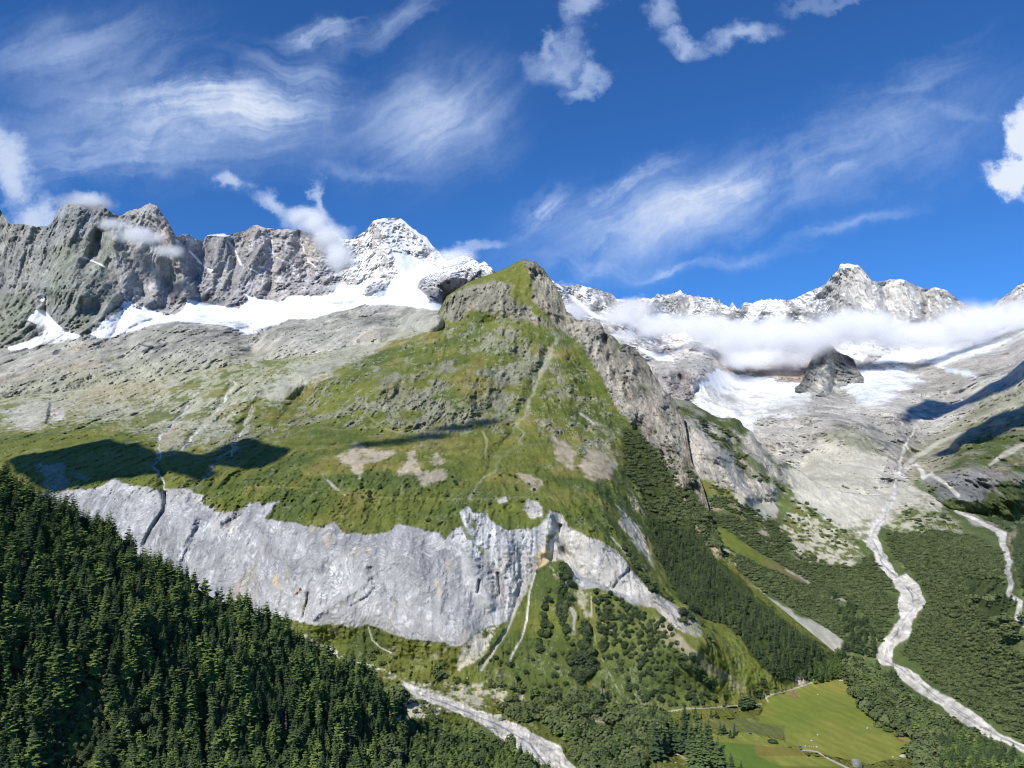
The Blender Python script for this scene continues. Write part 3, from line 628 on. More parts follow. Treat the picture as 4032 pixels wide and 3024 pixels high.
dr = Depth([(2600, 1400, 6000), (2700, 1500, 5000), (2900, 1500, 5500), (3300, 1560, 5000), (3600, 1480, 5300), (2800, 1620, 4300), (3200, 1640, 3800), (3520, 1660, 3480), (3050, 1790, 3220), (3150, 1840, 3000), (2900, 1700, 3750),
   (3300, 1860, 2750), (3450, 1880, 2600), (3620, 1850, 2750), (2000, 1560, 5000), (2300, 1500, 5200), (2400, 1330, 5900), (3000, 1350, 6700), (3400, 1300, 6800), (3700, 1350, 6300), (4032, 1310, 5000), (4400, 1240, 4700),
   (3300, 1430, 6000), (2950, 1430, 6100), (3900, 1410, 4700), (3600, 1230, 7000), (3340, 1180, 7200), (2700, 1260, 7200)],
  [[(1900, 1150, 6500), (2163, 1093, 6500), (2430, 1182, 6900), (2660, 1150, 7500), (3000, 1185, 7600), (3340, 1038, 7600), (3700, 1130, 7200), (3870, 1225, 6900), (4032, 1110, 6400), (4400, 1080, 6000)],
   [(2620, 1470, 5000), (2725, 1490, 4700)], [(2620, 1590, 4600), (2725, 1580, 4500)],
   [(3180, 1740, 3300), (3280, 1688, 3300), (3390, 1715, 3150), (3500, 1780, 2950)], [(3150, 1690, 3560), (3300, 1650, 3560), (3480, 1700, 3380)],
   [(4400, 1330, 3300), (4200, 1400, 3350), (4032, 1440, 3400), (3900, 1525, 3500), (3760, 1640, 3500), (3640, 1730, 3350), (3580, 1800, 3000)], [(4400, 1290, 4000), (4100, 1370, 4050), (3900, 1470, 4100), (3750, 1580, 3950)],
   [(4400, 1600, 2800), (4032, 1700, 2750), (3850, 1760, 2800), (3680, 1850, 2700)], [(4400, 1780, 2500), (4032, 1830, 2450), (3800, 1830, 2500), (3690, 1880, 2480)],
   [(2560, 1640, 4200), (2746, 1700, 3700), (2958, 1780, 3300), (3068, 1860, 2900), (3200, 1940, 2480), (3300, 1960, 2380), (3520, 1965, 2300), (3640, 1950, 2320), (3800, 2030, 2200), (4032, 2080, 2150), (4400, 2080, 2100)],
   [(2560, 1760, 4100), (2746, 1800, 3650), (2958, 1880, 3250), (3068, 1960, 2880), (3200, 2040, 2450), (3520, 2060, 2290), (3800, 2130, 2190), (4400, 2180, 2080)]])
def jag_r(x):
    sp = np.clip(n1(x, 14, 6, 2) - .25, 0, 1) * 42 * sst(x, 2480, 2560) * (1 - sst(x, 3120, 3240))
    return -5 * np.abs(n1(x, 22, 4, 4)) * 1.6 + 6 * n1(x, 60, 5, 4) - sp
FR = Sheet('mountain_range', 1960, 4380, 4.2, 4.0, sky_r, [(p[0], p[1] + 90) for p in SEAM2], dr, jag_r, SEAM2, unit=3.2, rk=.62)
G = FR
G.ridge([(3344, 1038), (3360, 1130), (3420, 1230), (3440, 1330)], 110, 260, .2); G.ridge([(3301, 1069), (3230, 1150), (3180, 1260)], 70, 150); G.ridge([(3530, 1098), (3570, 1180), (3600, 1290)], 80, 170); G.ridge([(3681, 1129), (3720, 1220), (3760, 1320)], 70, 160)
G.ridge([(3470, 1111), (3490, 1200), (3520, 1290)], 36, -110); G.ridge([(3651, 1138), (3660, 1230), (3680, 1300)], 34, -100); G.ridge([(3120, 1180), (3080, 1280), (3060, 1380)], 50, 110); G.ridge([(3000, 1185), (2960, 1290), (2960, 1400)], 50, 110)
G.ridge([(2884, 1190), (2870, 1290), (2850, 1380)], 50, 110); G.ridge([(2659, 1150), (2680, 1260), (2760, 1380)], 80, 150); G.ridge([(2560, 1170), (2540, 1290), (2600, 1400)], 60, 120); G.ridge([(2300, 1125), (2400, 1230), (2480, 1330), (2560, 1440)], 60, 130)
G.ridge([(2230, 1131), (2330, 1240), (2440, 1340)], 36, -60); G.bump(2670, 1510, 75, 80, 130, 0, .7); G.bump(3000, 1640, 70, 40, 60); G.bump(3130, 1600, 60, 36, 60); G.bump(2900, 1720, 60, 50, 70); G.bump(3300, 1590, 70, 34, 60); G.bump(3480, 1620, 80, 36, 60); G.bump(3080, 1730, 70, 50, 60)
G.bump(3420, 1870, 160, 60, 60); G.ridge([(3150, 1790), (3230, 1715), (3300, 1685), (3390, 1712), (3490, 1785)], 60, 60)
G.bump(3760, 1480, 250, 70, 120, -12)
G.bump(3800, 1980, 140, 70, 90); G.bump(3980, 1930, 90, 120, 110); G.ridge([(3700, 1900), (3850, 1880), (4100, 1890)], 34, 50); G.bump(3790, 1740, 60, 40, 60)
full = np.ones(G.x.shape, np.float32); G.put(full, m_far)
G.zone([(2560, 1700), (2700, 1590), (2760, 1500), (2850, 1440), (3500, 1480), (3720, 1420), (4400, 1400), (4400, 2300), (2560, 2300)], m_farslab, 25, 1.5)
G.zone([(2730, 1560), (2760, 1500), (2860, 1470), (3100, 1490), (3190, 1520), (3200, 1560), (3100, 1600), (2960, 1640), (2880, 1650), (2780, 1620), (2730, 1590)], m_dirtyice, 12, 1.2)
G.zone([(2740, 1520), (2830, 1450), (2960, 1445), (3100, 1480), (3180, 1510), (3150, 1545), (2980, 1535), (2850, 1540)], m_snow, 10, 1.6, .75)
G.zone([(3300, 1500), (3360, 1455), (3560, 1440), (3640, 1500), (3560, 1530), (3480, 1590), (3380, 1580), (3340, 1540)], m_ice, 12, 1.4, .85)
G.zone([(3430, 1430), (3560, 1360), (3640, 1370), (3700, 1350), (3760, 1330), (3700, 1380), (3600, 1420), (3500, 1425)], m_snow, 5, .8); G.zone([(3285, 1370), (3340, 1390), (3420, 1400), (3400, 1420), (3350, 1410)], m_snow, 4, .6)
G.zone([(3620, 1420), (3760, 1370), (3980, 1340), (3900, 1390), (3800, 1400), (3720, 1440)], m_ice, 8, .8); G.zone([(3690, 1440), (3760, 1450), (3860, 1480), (3800, 1485)], m_ice, 6, .6)
G.zone([(2500, 1362), (2570, 1375), (2600, 1395), (2620, 1388), (2650, 1430), (2590, 1420), (2540, 1395)], m_snow, 3, .5); G.line([(2240, 1160), (2290, 1200), (2330, 1235), (2395, 1263)], [5, 9, 9, 3], m_snow, 2, .3); G.line([(2190, 1118), (2230, 1142)], [4, 6], m_snow, 2, .2)
G.zone([(2560, 1240), (2600, 1230), (2660, 1235), (2600, 1265), (2560, 1270)], m_snow, 5, 1.2, .9)
G.zone([(2860, 1440), (3000, 1425), (3200, 1440), (3200, 1480), (3100, 1500), (2980, 1475), (2900, 1470)], m_darkrock, 8, 1.2, .9)
G.zone([(2800, 1590), (2900, 1600), (3020, 1640), (2960, 1700), (2900, 1730), (2860, 1690)], m_dirtyice, 16, 1.6, .8); G.zone([(3020, 1520), (3180, 1560), (3180, 1620), (3060, 1640), (2960, 1600)], m_dirtyice, 14, 1.6, .7)
G.zone([(2590, 1470), (2700, 1450), (2722, 1480), (2722, 1580), (2650, 1580)], m_wall_light, 8); G.zone([(2850, 1440), (2900, 1420), (3180, 1430), (3190, 1500), (3090, 1510), (2980, 1470)], m_wall_light, 10)
G.zone([(3187, 1450), (3235, 1358), (3259, 1348), (3289, 1376), (3362, 1418), (3376, 1449), (3330, 1470), (3300, 1460), (3290, 1510), (3200, 1540), (3160, 1520)], m_wall_dark, 5, .5)
G.zone([(3090, 1925), (3180, 1780), (3270, 1690), (3400, 1710), (3500, 1785), (3470, 1900), (3640, 1900), (3640, 2100), (3090, 2100)], m_moraine, 6, .6)
G.zone([(3230, 1700), (3300, 1680), (3400, 1705), (3500, 1785), (3400, 1780), (3330, 1750), (3250, 1740)], m_spurgreen, 10, 2.0, .5)
G.zone([(3560, 1760), (3640, 1740), (3780, 1650), (3900, 1560), (4400, 1380), (4400, 2300), (3700, 2300), (3640, 1950), (3560, 1850)], m_greenslab, 12, 1.0)
G.zone([(3700, 1850), (3800, 1740), (4400, 1500), (4400, 1820), (4032, 1790), (3800, 1870)], m_grassrock, 22, 1.6); G.zone([(3720, 1830), (3860, 1740), (4400, 1560), (4400, 1840), (4032, 1800), (3820, 1870)], m_spurgreen, 20, 1.6, .55)
G.zone([(3640, 1890), (3760, 1885), (3900, 1860), (4100, 1800), (4400, 1790), (4400, 2300), (3760, 2200)], m_spurgreen, 14, 1.4); G.zone([(3660, 1870), (3840, 1850), (3960, 1850), (3860, 1960), (3700, 1960)], m_wall_light, 12, 1.6, .75)
G.line([(3600, 1690), (3560, 1760), (3540, 1850), (3520, 1960)], [3, 7, 5, 8], m_bed, 3, .5); G.line([(3840, 1690), (3700, 1740), (3600, 1800), (3560, 1850)], [3, 6, 9, 10], m_moraine, 4, .5)
G.line([(3560, 1850), (3610, 1830), (3640, 1880), (3668, 1866), (3730, 1905), (3772, 1948)], [4, 9, 7, 8], m_bed, 3, .4); G.line([(4032, 1750), (3950, 1790), (3900, 1830)], [8, 12, 5], m_moraine, 4, .5, .8)
G.finish(44, 260, 2.2, ys=1.2)
tooth = [(3187, 1450), (3235, 1358), (3259, 1348), (3289, 1376), (3362, 1418), (3376, 1449), (3330, 1470), (3300, 1460), (3290, 1510), (3200, 1540), (3160, 1520)]
led = sst(G.Nf[..., 2] + .50 * fbm(G.P, 90, 6, 90, (1, 1.6, 1.6), gain=.62) + .22 * fbm(G.P, 400, 3, 91), .74, .88) * (G.y < 1440) * (poly_sd(G.x, G.y, tooth) < 0) * sst(G.P[..., 2], 1150, 1500)
G.put((led * .95).astype(np.float32), m_snow)

tooth_top = [(3100, 1540), (3150, 1515), (3175, 1465), (3187, 1430), (3205, 1395), (3235, 1357), (3248, 1350), (3262, 1351), (3275, 1360), (3289, 1376), (3307, 1394), (3340, 1402), (3362, 1418), (3374, 1449), (3390, 1475), (3430, 1510)]
_tb = [(3130, 1550), (3190, 1580), (3260, 1600), (3330, 1560), (3400, 1520)]
def dt(x, y):
    q = np.clip((y - lin(tooth_top, x)) / (lin(_tb, x) - lin(tooth_top, x)), 0, 1)
    side = np.clip(1 - np.abs(x - 3262) / 140, 0, 1) ** .8
    return dr(x, y) - 520 * side * (1 - q) ** 1.2 - 30 + 260 * sst(q, .55, 1)
TH = Sheet('rock_tooth', 3130, 3400, 3.0, 3.0, tooth_top, _tb, dt, lambda x: -7 * np.abs(n1(x, 14, 19, 4)), None, unit=3.0, rk=.5)
TH.ridge([(3255, 1350), (3250, 1420), (3230, 1500), (3210, 1580)], 50, 200, .2, ends=False); TH.ridge([(3275, 1370), (3290, 1450), (3300, 1540)], 24, -90); TH.put(np.ones(TH.x.shape, np.float32), m_wall_dark); TH.zone([(3245, 1400), (3290, 1400), (3300, 1500), (3260, 1620), (3180, 1640), (3190, 1560), (3230, 1480)], m_farslab, 8, 1)
TH.zone([(3080, 1560), (3200, 1590), (3260, 1620), (3340, 1580), (3440, 1520), (3440, 1700), (3080, 1700)], m_farslab, 12, 1.5)
TH.zone([(3080, 1500), (3170, 1500), (3200, 1560), (3190, 1700), (3080, 1700)], m_farslab, 10, 1.2)
TH.zone([(3150, 1440), (3230, 1350), (3290, 1350), (3400, 1430), (3390, 1480), (3310, 1470), (3290, 1420), (3250, 1430), (3220, 1500), (3150, 1530)], m_darkrock, 8, 1.2, .3)
TH.finish(40, 150, 2.2)

# ---- 3. the green mountain, its meadow, the grey cliff, the fan and the valley floor
top_m = SEAM[:-1] + [(1660, 1278), (1715, 1248), (1738, 1205), (1760, 1165), (1788, 1147), (1846, 1111), (1905, 1088), (1952, 1073), (1999, 1053), (2034, 1032), (2064, 1022), (2084, 1029), (2108, 1030), (2117, 1041), (2140, 1058), (2152, 1078),
  (2167, 1100), (2181, 1123), (2205, 1158), (2222, 1199), (2230, 1228), (2249, 1238), (2266, 1257), (2307, 1258), (2360, 1269), (2370, 1281), (2384, 1310), (2409, 1319), (2423, 1329), (2442, 1356), (2466, 1356), (2500, 1375), (2534, 1411),
  (2558, 1445), (2570, 1474), (2592, 1498), (2611, 1532), (2635, 1551), (2650, 1575), (2669, 1599), (2686, 1628), (2700, 1690), (2712, 1760), (2722, 1820), (2748, 1871), (2770, 1926), (2785, 1975), (2800, 2040), (2825, 2100), (2845, 2191),
  (3014, 2345), (3290, 2570), (3400, 2640), (3620, 2800), (3800, 2910), (4032, 3030), (4400, 3150)]
dm = Depth([(2000, 1250, 3000), (2150, 1250, 2980), (1850, 1180, 3150), (-400, 1700, 2600), (1200, 1560, 2900), (2250, 1500, 2620), (2700, 1950, 2080), (2780, 2300, 1560), (2640, 1800, 2280), (1900, 1350, 2950)],
  [[(-400, 1600, 3400), (0, 1570, 3400), (400, 1520, 3450), (800, 1450, 3480), (1200, 1400, 3400), (1500, 1335, 3430), (1740, 1238, 3400)],
   [(1743, 1200, 3420), (1788, 1147, 3400), (1905, 1088, 3360), (2064, 1022, 3300)],
   [(2064, 1022, 3300), (2152, 1078, 3230), (2230, 1228, 3070), (2370, 1281, 2900), (2500, 1375, 2720), (2611, 1532, 2580), (2686, 1628, 2450), (2718, 1790, 2290), (2789, 1969, 2060), (2845, 2191, 1760)],
   [(2085, 1060, 3230), (2110, 1150, 3150), (2190, 1300, 2960), (2310, 1480, 2720), (2430, 1650, 2480), (2490, 1800, 2250), (2540, 2000, 1930), (2630, 2230, 1640), (2760, 2420, 1410), (2900, 2560, 1310), (3010, 2690, 1300)],
   [(0, 1690, 2650), (600, 1680, 2550), (1200, 1690, 2400), (1700, 1690, 2250), (2100, 1700, 2200), (2350, 1720, 2280)],
   [(-400, 1640, 3000), (0, 1620, 3000), (600, 1580, 3000), (900, 1500, 3080), (1300, 1500, 2850), (1700, 1500, 2650), (2100, 1450, 2680)],
   [(-400, 1830, 2200), (0, 1820, 2180), (700, 1810, 2050), (1300, 1850, 1870), (1900, 1850, 1820), (2350, 1900, 1800)],
   [(-400, 1930, 1980), (0, 1930, 1950), (270, 1938, 1850), (450, 1895, 1860), (700, 1925, 1780), (835, 2017, 1700), (1019, 1975, 1720), (1235, 2076, 1600), (1441, 2102, 1560), (1611, 2070, 1570), (1746, 2120, 1520), (1840, 2030, 1570), (1993, 2088, 1510),
    (2158, 2020, 1530), (2309, 2105, 1480), (2471, 2235, 1430), (2580, 2333, 1390), (2721, 2414, 1350), (2790, 2500, 1290)],
   [(-400, 2440, 1720), (300, 2410, 1640), (700, 2420, 1560), (1149, 2439, 1480), (1249, 2462, 1450), (1448, 2466, 1440), (1622, 2520, 1380), (1756, 2535, 1360), (1830, 2535, 1355), (1920, 2470, 1400), (2030, 2400, 1430), (2099, 2275, 1480), (2219, 2205, 1490),
    (2298, 2319, 1430), (2423, 2348, 1395), (2577, 2400, 1345), (2770, 2520, 1240)],
   [(2240, 2300, 1440), (2290, 2500, 'z', 92), (2340, 2650, 'z', 38)], [(1300, 2530, 'z', 55), (1600, 2620, 'z', 30)], [(1250, 2600, 'z', 30), (1560, 2700, 'z', 14), (1900, 2900, 'z', -2), (2200, 3060, 'z', -6)],
   [(1750, 2680, 'z', 16), (2000, 2735, 'z', 10), (2400, 2800, 'z', 4), (2750, 2810, 'z', 3), (3000, 2745, 'z', 6), (3190, 2690, 'z', 12), (3290, 2640, 'z', 16)],
   [(2845, 2191, 1760), (3014, 2345, 1610), (3290, 2570, 1460), (3400, 2640, 'z', 14), (3620, 2800, 'z', 2), (3800, 2910, 'z', 0), (4400, 3150, 'z', 0)], [(2930, 2400, 1490), (3150, 2570, 1380)],
   [(-400, 3180, 'z', 0), (1000, 3180, 'z', 0), (2500, 3180, 'z', 0), (3500, 3180, 'z', 0), (4400, 3260, 'z', 0)], [(2500, 2900, 'z', 0), (3300, 2850, 'z', 2), (3550, 2900, 'z', 0)]])
def jag_m(x): return (-4 * np.abs(n1(x, 24, 7, 4)) + 5 * n1(x, 60, 8, 4)) * sst(x, 1740, 1800) * (1 - sst(x, 2790, 2850)) * (.5 + 1.0 * sst(x, 2060, 2100))
MN = Sheet('mountain', -400, 4380, 4.0, 4.2, top_m, [(-400, 3160), (4400, 3240)], dm, jag_m, unit=1.5, rk=.6)
G = MN
crest = [(2085, 1040), (2105, 1150), (2150, 1230), (2235, 1390)]
G.ridge(crest, 60, 45, ends=False); G.ridge([(2110, 1060), (2100, 1130), (2130, 1190), (2175, 1260)], 16, -30)
G.ridge([(2310, 1262), (2330, 1400), (2400, 1530), (2500, 1700)], 70, 55, .3); G.ridge([(2430, 1335), (2470, 1480), (2560, 1640), (2640, 1800)], 60, 55, .3); G.ridge([(2380, 1310), (2420, 1450), (2500, 1600)], 26, -45); G.ridge([(2540, 1420), (2600, 1600), (2690, 1800), (2730, 1950)], 50, 45, .2)
G.ridge([(2200, 1330), (2120, 1480), (2050, 1620), (1980, 1750), (1880, 1900)], 34, -24); G.ridge([(2060, 1240), (1960, 1400), (1840, 1560), (1800, 1680)], 90, 36); G.ridge([(1760, 1260), (1600, 1420), (1350, 1560)], 110, 34); G.ridge([(1900, 1440), (1600, 1480), (1420, 1560)], 60, 30)
G.bump(1560, 1590, 200, 110, 44, 0, .7); G.bump(1830, 1540, 120, 110, 40); G.bump(1950, 1200, 130, 60, 40, -20)
G.ridge([(800, 1540), (740, 1610), (660, 1700), (610, 1760), (640, 1850), (650, 1950)], 26, -26, ends=False); G.ridge([(930, 1500), (850, 1610), (770, 1700), (720, 1770)], 22, -24); G.ridge([(1100, 1520), (990, 1600), (930, 1730), (830, 1850), (800, 1890)], 22, -16)
G.ridge([(1250, 1450), (1150, 1580), (1070, 1700), (960, 1800)], 24, -20); G.bump(740, 1850, 110, 70, 26); G.bump(300, 1640, 260, 50, 30, -8)
G.ridge([(655, 1930), (645, 2010), (600, 2080), (575, 2130), (560, 2170)], 13, -22); G.ridge([(640, 1935), (655, 1990)], 12, -22); G.ridge([(800, 2040), (770, 2110), (720, 2200)], 22, -12); G.ridge([(950, 1990), (930, 2040), (870, 2080)], 20, -20)
G.ridge([(1215, 2330), (1205, 2380), (1190, 2440)], 7, -12); G.ridge([(1220, 2440), (1400, 2330), (1500, 2240), (1640, 2170)], 20, 8); G.ridge([(1380, 2390), (1450, 2350), (1490, 2300)], 7, -7)
G.ridge([(1460, 2230), (1470, 2290)], 18, -16); G.ridge([(1310, 2060), (1280, 2180), (1240, 2260)], 40, 14); G.ridge([(1600, 2080), (1640, 2200), (1700, 2350)], 60, 16); G.ridge([(1890, 2280), (1880, 2340)], 8, -26); G.ridge([(1960, 2250), (1970, 2350)], 9, -28); G.ridge([(1850, 2130), (1900, 2280), (1930, 2420)], 50, 22)
G.ridge([(2000, 2110), (1990, 2250), (2000, 2400)], 40, 22); G.ridge([(2160, 2015), (2150, 2100), (2140, 2200)], 30, 30); G.ridge([(2205, 2060), (2200, 2130), (2230, 2200)], 20, -30); G.ridge([(2240, 2200), (2210, 2150)], 16, -20)
G.ridge([(2410, 2320), (2450, 2270), (2490, 2235)], 8, -12); G.ridge([(2570, 2340), (2660, 2440), (2720, 2510)], 16, 10); G.ridge([(2320, 1960), (2420, 2080), (2530, 2220), (2600, 2330)], 30, 18)
G.ridge([(2050, 2300), (2000, 2480), (1900, 2620)], 16, -9, ends=False); G.ridge([(2320, 2350), (2330, 2480), (2370, 2620), (2420, 2740)], 20, -9); G.ridge([(2240, 2230), (2230, 2400), (2250, 2600)], 40, 12); G.ridge([(2140, 2330), (2110, 2550)], 40, 9)
G.ridge([(2640, 2560), (2800, 2690), (2900, 2780)], 30, 14)
full = np.ones(G.x.shape, np.float32); G.put(full, m_grass)
G.zone([(-450, 1500), (400, 1450), (900, 1380), (1300, 1300), (1250, 1430), (1050, 1560), (900, 1760), (700, 1740), (560, 1680), (300, 1650), (0, 1700), (-450, 1740)], m_greenslab, 50, 3.0)
G.zone([(1000, 1560), (1250, 1400), (1500, 1300), (1640, 1240), (1740, 1230), (1700, 1280), (1450, 1400), (1250, 1490), (1100, 1600)], m_scree, 26, 2.2, .85)
G.zone([(880, 1760), (1150, 1580), (1350, 1470), (1750, 1290), (1980, 1250), (2200, 1320), (2300, 1480), (2400, 1640), (2430, 1800), (2330, 1850), (2100, 1700), (1900, 1700), (1500, 1690), (1300, 1660)], m_meadowrock, 30, 2.0)
G.zone([(1400, 1620), (1430, 1500), (1560, 1440), (1700, 1480), (1760, 1400), (2000, 1380), (2080, 1500), (2020, 1620), (1900, 1690), (1700, 1710), (1560, 1690)], m_grassrock, 40, 3.0)
G.zone([(1470, 1560), (1500, 1480), (1560, 1470), (1640, 1510), (1660, 1580), (1580, 1620)], m_pyrrock, 22, 2.5, .45); G.zone([(1800, 1520), (1860, 1470), (1940, 1460), (1950, 1560), (1900, 1640), (1830, 1620)], m_pyrrock, 22, 2.5, .4); G.zone([(1580, 1680), (1700, 1640), (1780, 1660), (1740, 1720), (1620, 1720)], m_pyrrock, 14, 2, .4)
G.zone([(1740, 1240), (1745, 1180), (1800, 1140), (1860, 1115), (1960, 1110), (2000, 1130), (2040, 1200), (2120, 1210), (2190, 1300), (2080, 1260), (1980, 1250), (1880, 1210), (1800, 1260)], m_pyrrock, 8, 1.2)
G.zone([(2064, 1020), (2110, 1025), (2160, 1080), (2235, 1220), (2260, 1330), (2215, 1300), (2150, 1260), (2100, 1190), (2085, 1100)], m_pyrrock, 6, .8)
G.zone([(2090, 1180), (2130, 1210), (2160, 1250), (2150, 1262), (2100, 1230)], m_grass, 6, .8)
G.zone([(2225, 1210), (2400, 1250), (2650, 1540), (2740, 1800), (2800, 2000), (2860, 2190), (2800, 2200), (2740, 2080), (2690, 1950), (2640, 1880), (2560, 1780), (2510, 1700), (2440, 1620), (2380, 1520), (2330, 1420), (2270, 1330), (2220, 1290)], m_eastcliff, 7, 1.0)
G.zone([(2590, 1900), (2620, 1860), (2700, 1960), (2780, 2080), (2840, 2200), (2770, 2200), (2700, 2100), (2640, 2000)], m_ochre, 8, 1.5, .4)
# meadow stones, screes and tracks
for pg in ([(1320, 1800), (1400, 1735), (1420, 1760), (1560, 1775), (1500, 1810), (1440, 1830), (1425, 1885), (1380, 1840)], [(1590, 1840), (1600, 1790), (1640, 1755), (1650, 1770), (1630, 1800), (1660, 1850), (1740, 1855), (1750, 1890), (1680, 1915), (1640, 1880), (1570, 1870)],
           [(1680, 1810), (1730, 1775), (1740, 1830)], [(2050, 1850), (2110, 1860), (2140, 1900), (2100, 1945), (2060, 1900)]): G.zone(pg, m_scree_pink, 7, 1.3, .9)
G.zone([(2170, 1730), (2200, 1712), (2240, 1740), (2260, 1800), (2250, 1850), (2220, 1840), (2180, 1790)], m_scree_pink, 7, 1.0, .85); G.zone([(2280, 1830), (2320, 1770), (2400, 1790), (2430, 1830), (2400, 1880), (2350, 1900), (2290, 1860)], m_scree_pink, 7, .9, .9)
G.zone([(2470, 1900), (2510, 1920), (2540, 2000), (2550, 2050), (2500, 2030)], m_meadowrock, 8, 1, 1); G.zone([(2420, 1980), (2480, 2040), (2560, 2140), (2600, 2240), (2540, 2190), (2450, 2080)], m_cliff_pale, 6, 1.2, .7)
G.zone([(2405, 2110), (2430, 2130), (2500, 2210), (2530, 2240), (2510, 2235), (2440, 2160)], m_cliff_pale, 4, .6); G.zone([(1955, 1965), (1990, 1952), (1996, 1975), (1965, 1980)], m_cliff_pale, 3, .6); G.zone([(2050, 2010), (2085, 1972), (2120, 1985), (2130, 2030), (2080, 2040)], m_cliff_pale, 5, .8)
G.line([(2200, 1320), (2130, 1450), (2080, 1580), (2040, 1730), (1960, 1820), (1880, 1900), (1846, 1960)], [8, 12, 7, 3, 3, 3, 5], m_scree, 6, 1.2, .45); G.line([(2030, 1750), (1950, 1820), (1890, 1880), (1860, 1920)], [8, 12, 10, 4], m_bright, 4, .8, .5)
G.line([(1000, 1915), (1200, 1928), (1300, 1925), (1400, 1955), (1560, 1965), (1700, 1965), (1860, 1963), (2110, 1958)], 1.8, m_path, 1.6, .5, .32); G.line([(1270, 1880), (1330, 1930), (1360, 1955)], [2, 6, 3], m_scree, 2.5, .6, .7, .2); G.line([(1440, 1630), (1500, 1685), (1560, 1710)], 3, m_path, 2, .6, .4); G.line([(1300, 1690), (1480, 1683)], 2, m_path, 2, .6, .35)
G.line([(1900, 1700), (1915, 1750), (1910, 1800)], 5, m_path, 2, .4, .7); G.line([(2290, 1630), (2320, 1650), (2345, 1670)], [5, 6, 3], m_scree, 2, .4); G.line([(2170, 2110), (2290, 2140)], 2, m_path, 1, .2, .5)
G.zone([(0, 1640), (100, 1590), (190, 1585), (200, 1640), (160, 1690), (110, 1690), (60, 1680)], m_cliff_pale, 8, 1.6, .55); G.zone([(195, 1660), (230, 1620), (262, 1620), (250, 1650), (200, 1668)], m_cliff_pale, 4, .5, .9)
G.zone([(195, 1600), (260, 1580), (250, 1620), (200, 1640)], m_slab, 6, 1); G.line([(196, 1590), (192, 1630), (180, 1665)], [3, 8, 4], m_darkrock, 2.5, .4)
G.zone([(700, 1560), (760, 1540), (850, 1570), (760, 1700), (700, 1770), (640, 1770), (620, 1740), (680, 1650)], m_greenslab, 14, 1.6, .8); G.zone([(940, 1620), (1020, 1560), (1020, 1640), (960, 1760), (900, 1810), (880, 1780)], m_meadowrock, 12, 1.6)
# grey cliff
cliff = [(150, 1950), (268, 1938), (308, 1933), (348, 1933), (398, 1923), (423, 1893), (448, 1888), (497, 1908), (537, 1918), (587, 1920), (627, 1935), (656, 1928), (706, 1925), (741, 1928), (791, 1940), (796, 1982), (850, 2002), (835, 2017), (885, 2022), (945, 2012),
  (975, 1982), (1019, 1975), (1029, 1988), (1112, 1976), (1065, 2017), (1041, 2046), (1118, 2058), (1235, 2076), (1282, 2076), (1311, 2055), (1353, 2094), (1441, 2102), (1529, 2093), (1558, 2070), (1611, 2067), (1664, 2088), (1723, 2099), (1746, 2135), (1782, 2093),
  (1835, 2070), (1811, 2017), (1840, 1996), (1870, 2014), (1926, 2017), (1940, 2052), (1993, 2088), (2087, 2082), (2117, 2070), (2158, 2008), (2211, 2035), (2228, 2070), (2309, 2105), (2406, 2153), (2455, 2202), (2471, 2235), (2515, 2284), (2547, 2311), (2580, 2333),
  (2667, 2381), (2721, 2414), (2775, 2490), (2776, 2505), (2746, 2513), (2696, 2493), (2631, 2449), (2577, 2394), (2497, 2379), (2423, 2344), (2348, 2316), (2298, 2322), (2268, 2290), (2234, 2245), (2219, 2205), (2160, 2210), (2120, 2235), (2099, 2275), (2085, 2324),
  (2030, 2399), (2000, 2440), (1920, 2468), (1815, 2543), (1776, 2550), (1756, 2532), (1696, 2530), (1622, 2518), (1557, 2498), (1497, 2478), (1448, 2463), (1398, 2471), (1323, 2468), (1249, 2459), (1149, 2440), (700, 2430), (150, 2400)]
cm = G.mask(cliff, 3.6, .85); G.put(cm, m_cliff)
def czone(poly, mat, fe=8, warp=1.0, st=1.0):
    m = G.mask(poly, fe, warp)
    if m is not None: G.put(m * cm, mat, st)
czone([(1780, 2080), (1850, 1990), (1950, 2000), (2000, 2080), (2120, 2070), (2130, 2250), (2040, 2340), (1990, 2400), (1900, 2290), (1840, 2180), (1790, 2150)], m_cliff_streak, 14, 1.5); czone([(2120, 2080), (2158, 2000), (2240, 2070), (2230, 2210), (2130, 2230)], m_cliff_pale, 8, 1.2)
czone([(2210, 2050), (2330, 2100), (2480, 2230), (2600, 2340), (2800, 2480), (2780, 2520), (2650, 2480), (2560, 2380), (2400, 2330), (2300, 2270), (2230, 2200)], m_cliff_pale, 8, 1.0); czone([(2225, 2200), (2300, 2270), (2400, 2320), (2500, 2360), (2500, 2390), (2300, 2330), (2230, 2240)], m_cliff_low, 8, 1)
czone([(2110, 2180), (2150, 2150), (2180, 2190), (2160, 2230), (2110, 2240)], m_ochre, 6, 1.2, .9); czone([(1070, 2270), (1090, 2250), (1090, 2300), (1068, 2310)], m_ochre, 4, .8, .8); czone([(1155, 2335), (1185, 2310), (1175, 2330), (1160, 2340)], m_ochre, 2, .4); czone([(1720, 2280), (1740, 2275), (1750, 2340), (1735, 2350)], m_ochre, 7, 1, .35)
czone([(250, 1940), (440, 1885), (640, 1935), (800, 1935), (800, 1980), (600, 1960), (450, 1930), (280, 1970)], m_cliff_pale, 12, 1.6, .35); czone([(840, 2020), (900, 2030), (960, 1990), (960, 2060), (900, 2110), (830, 2090)], m_cliff_pale, 10, 1.6, .5); czone([(760, 2060), (790, 2050), (780, 2110), (720, 2210), (710, 2200), (745, 2120)], m_cliff_streak, 5, 1.0, .8)
czone([(940, 1990), (965, 1995), (950, 2040), (890, 2080), (880, 2060), (930, 2030)], m_darkrock, 7, 1.2, .5)
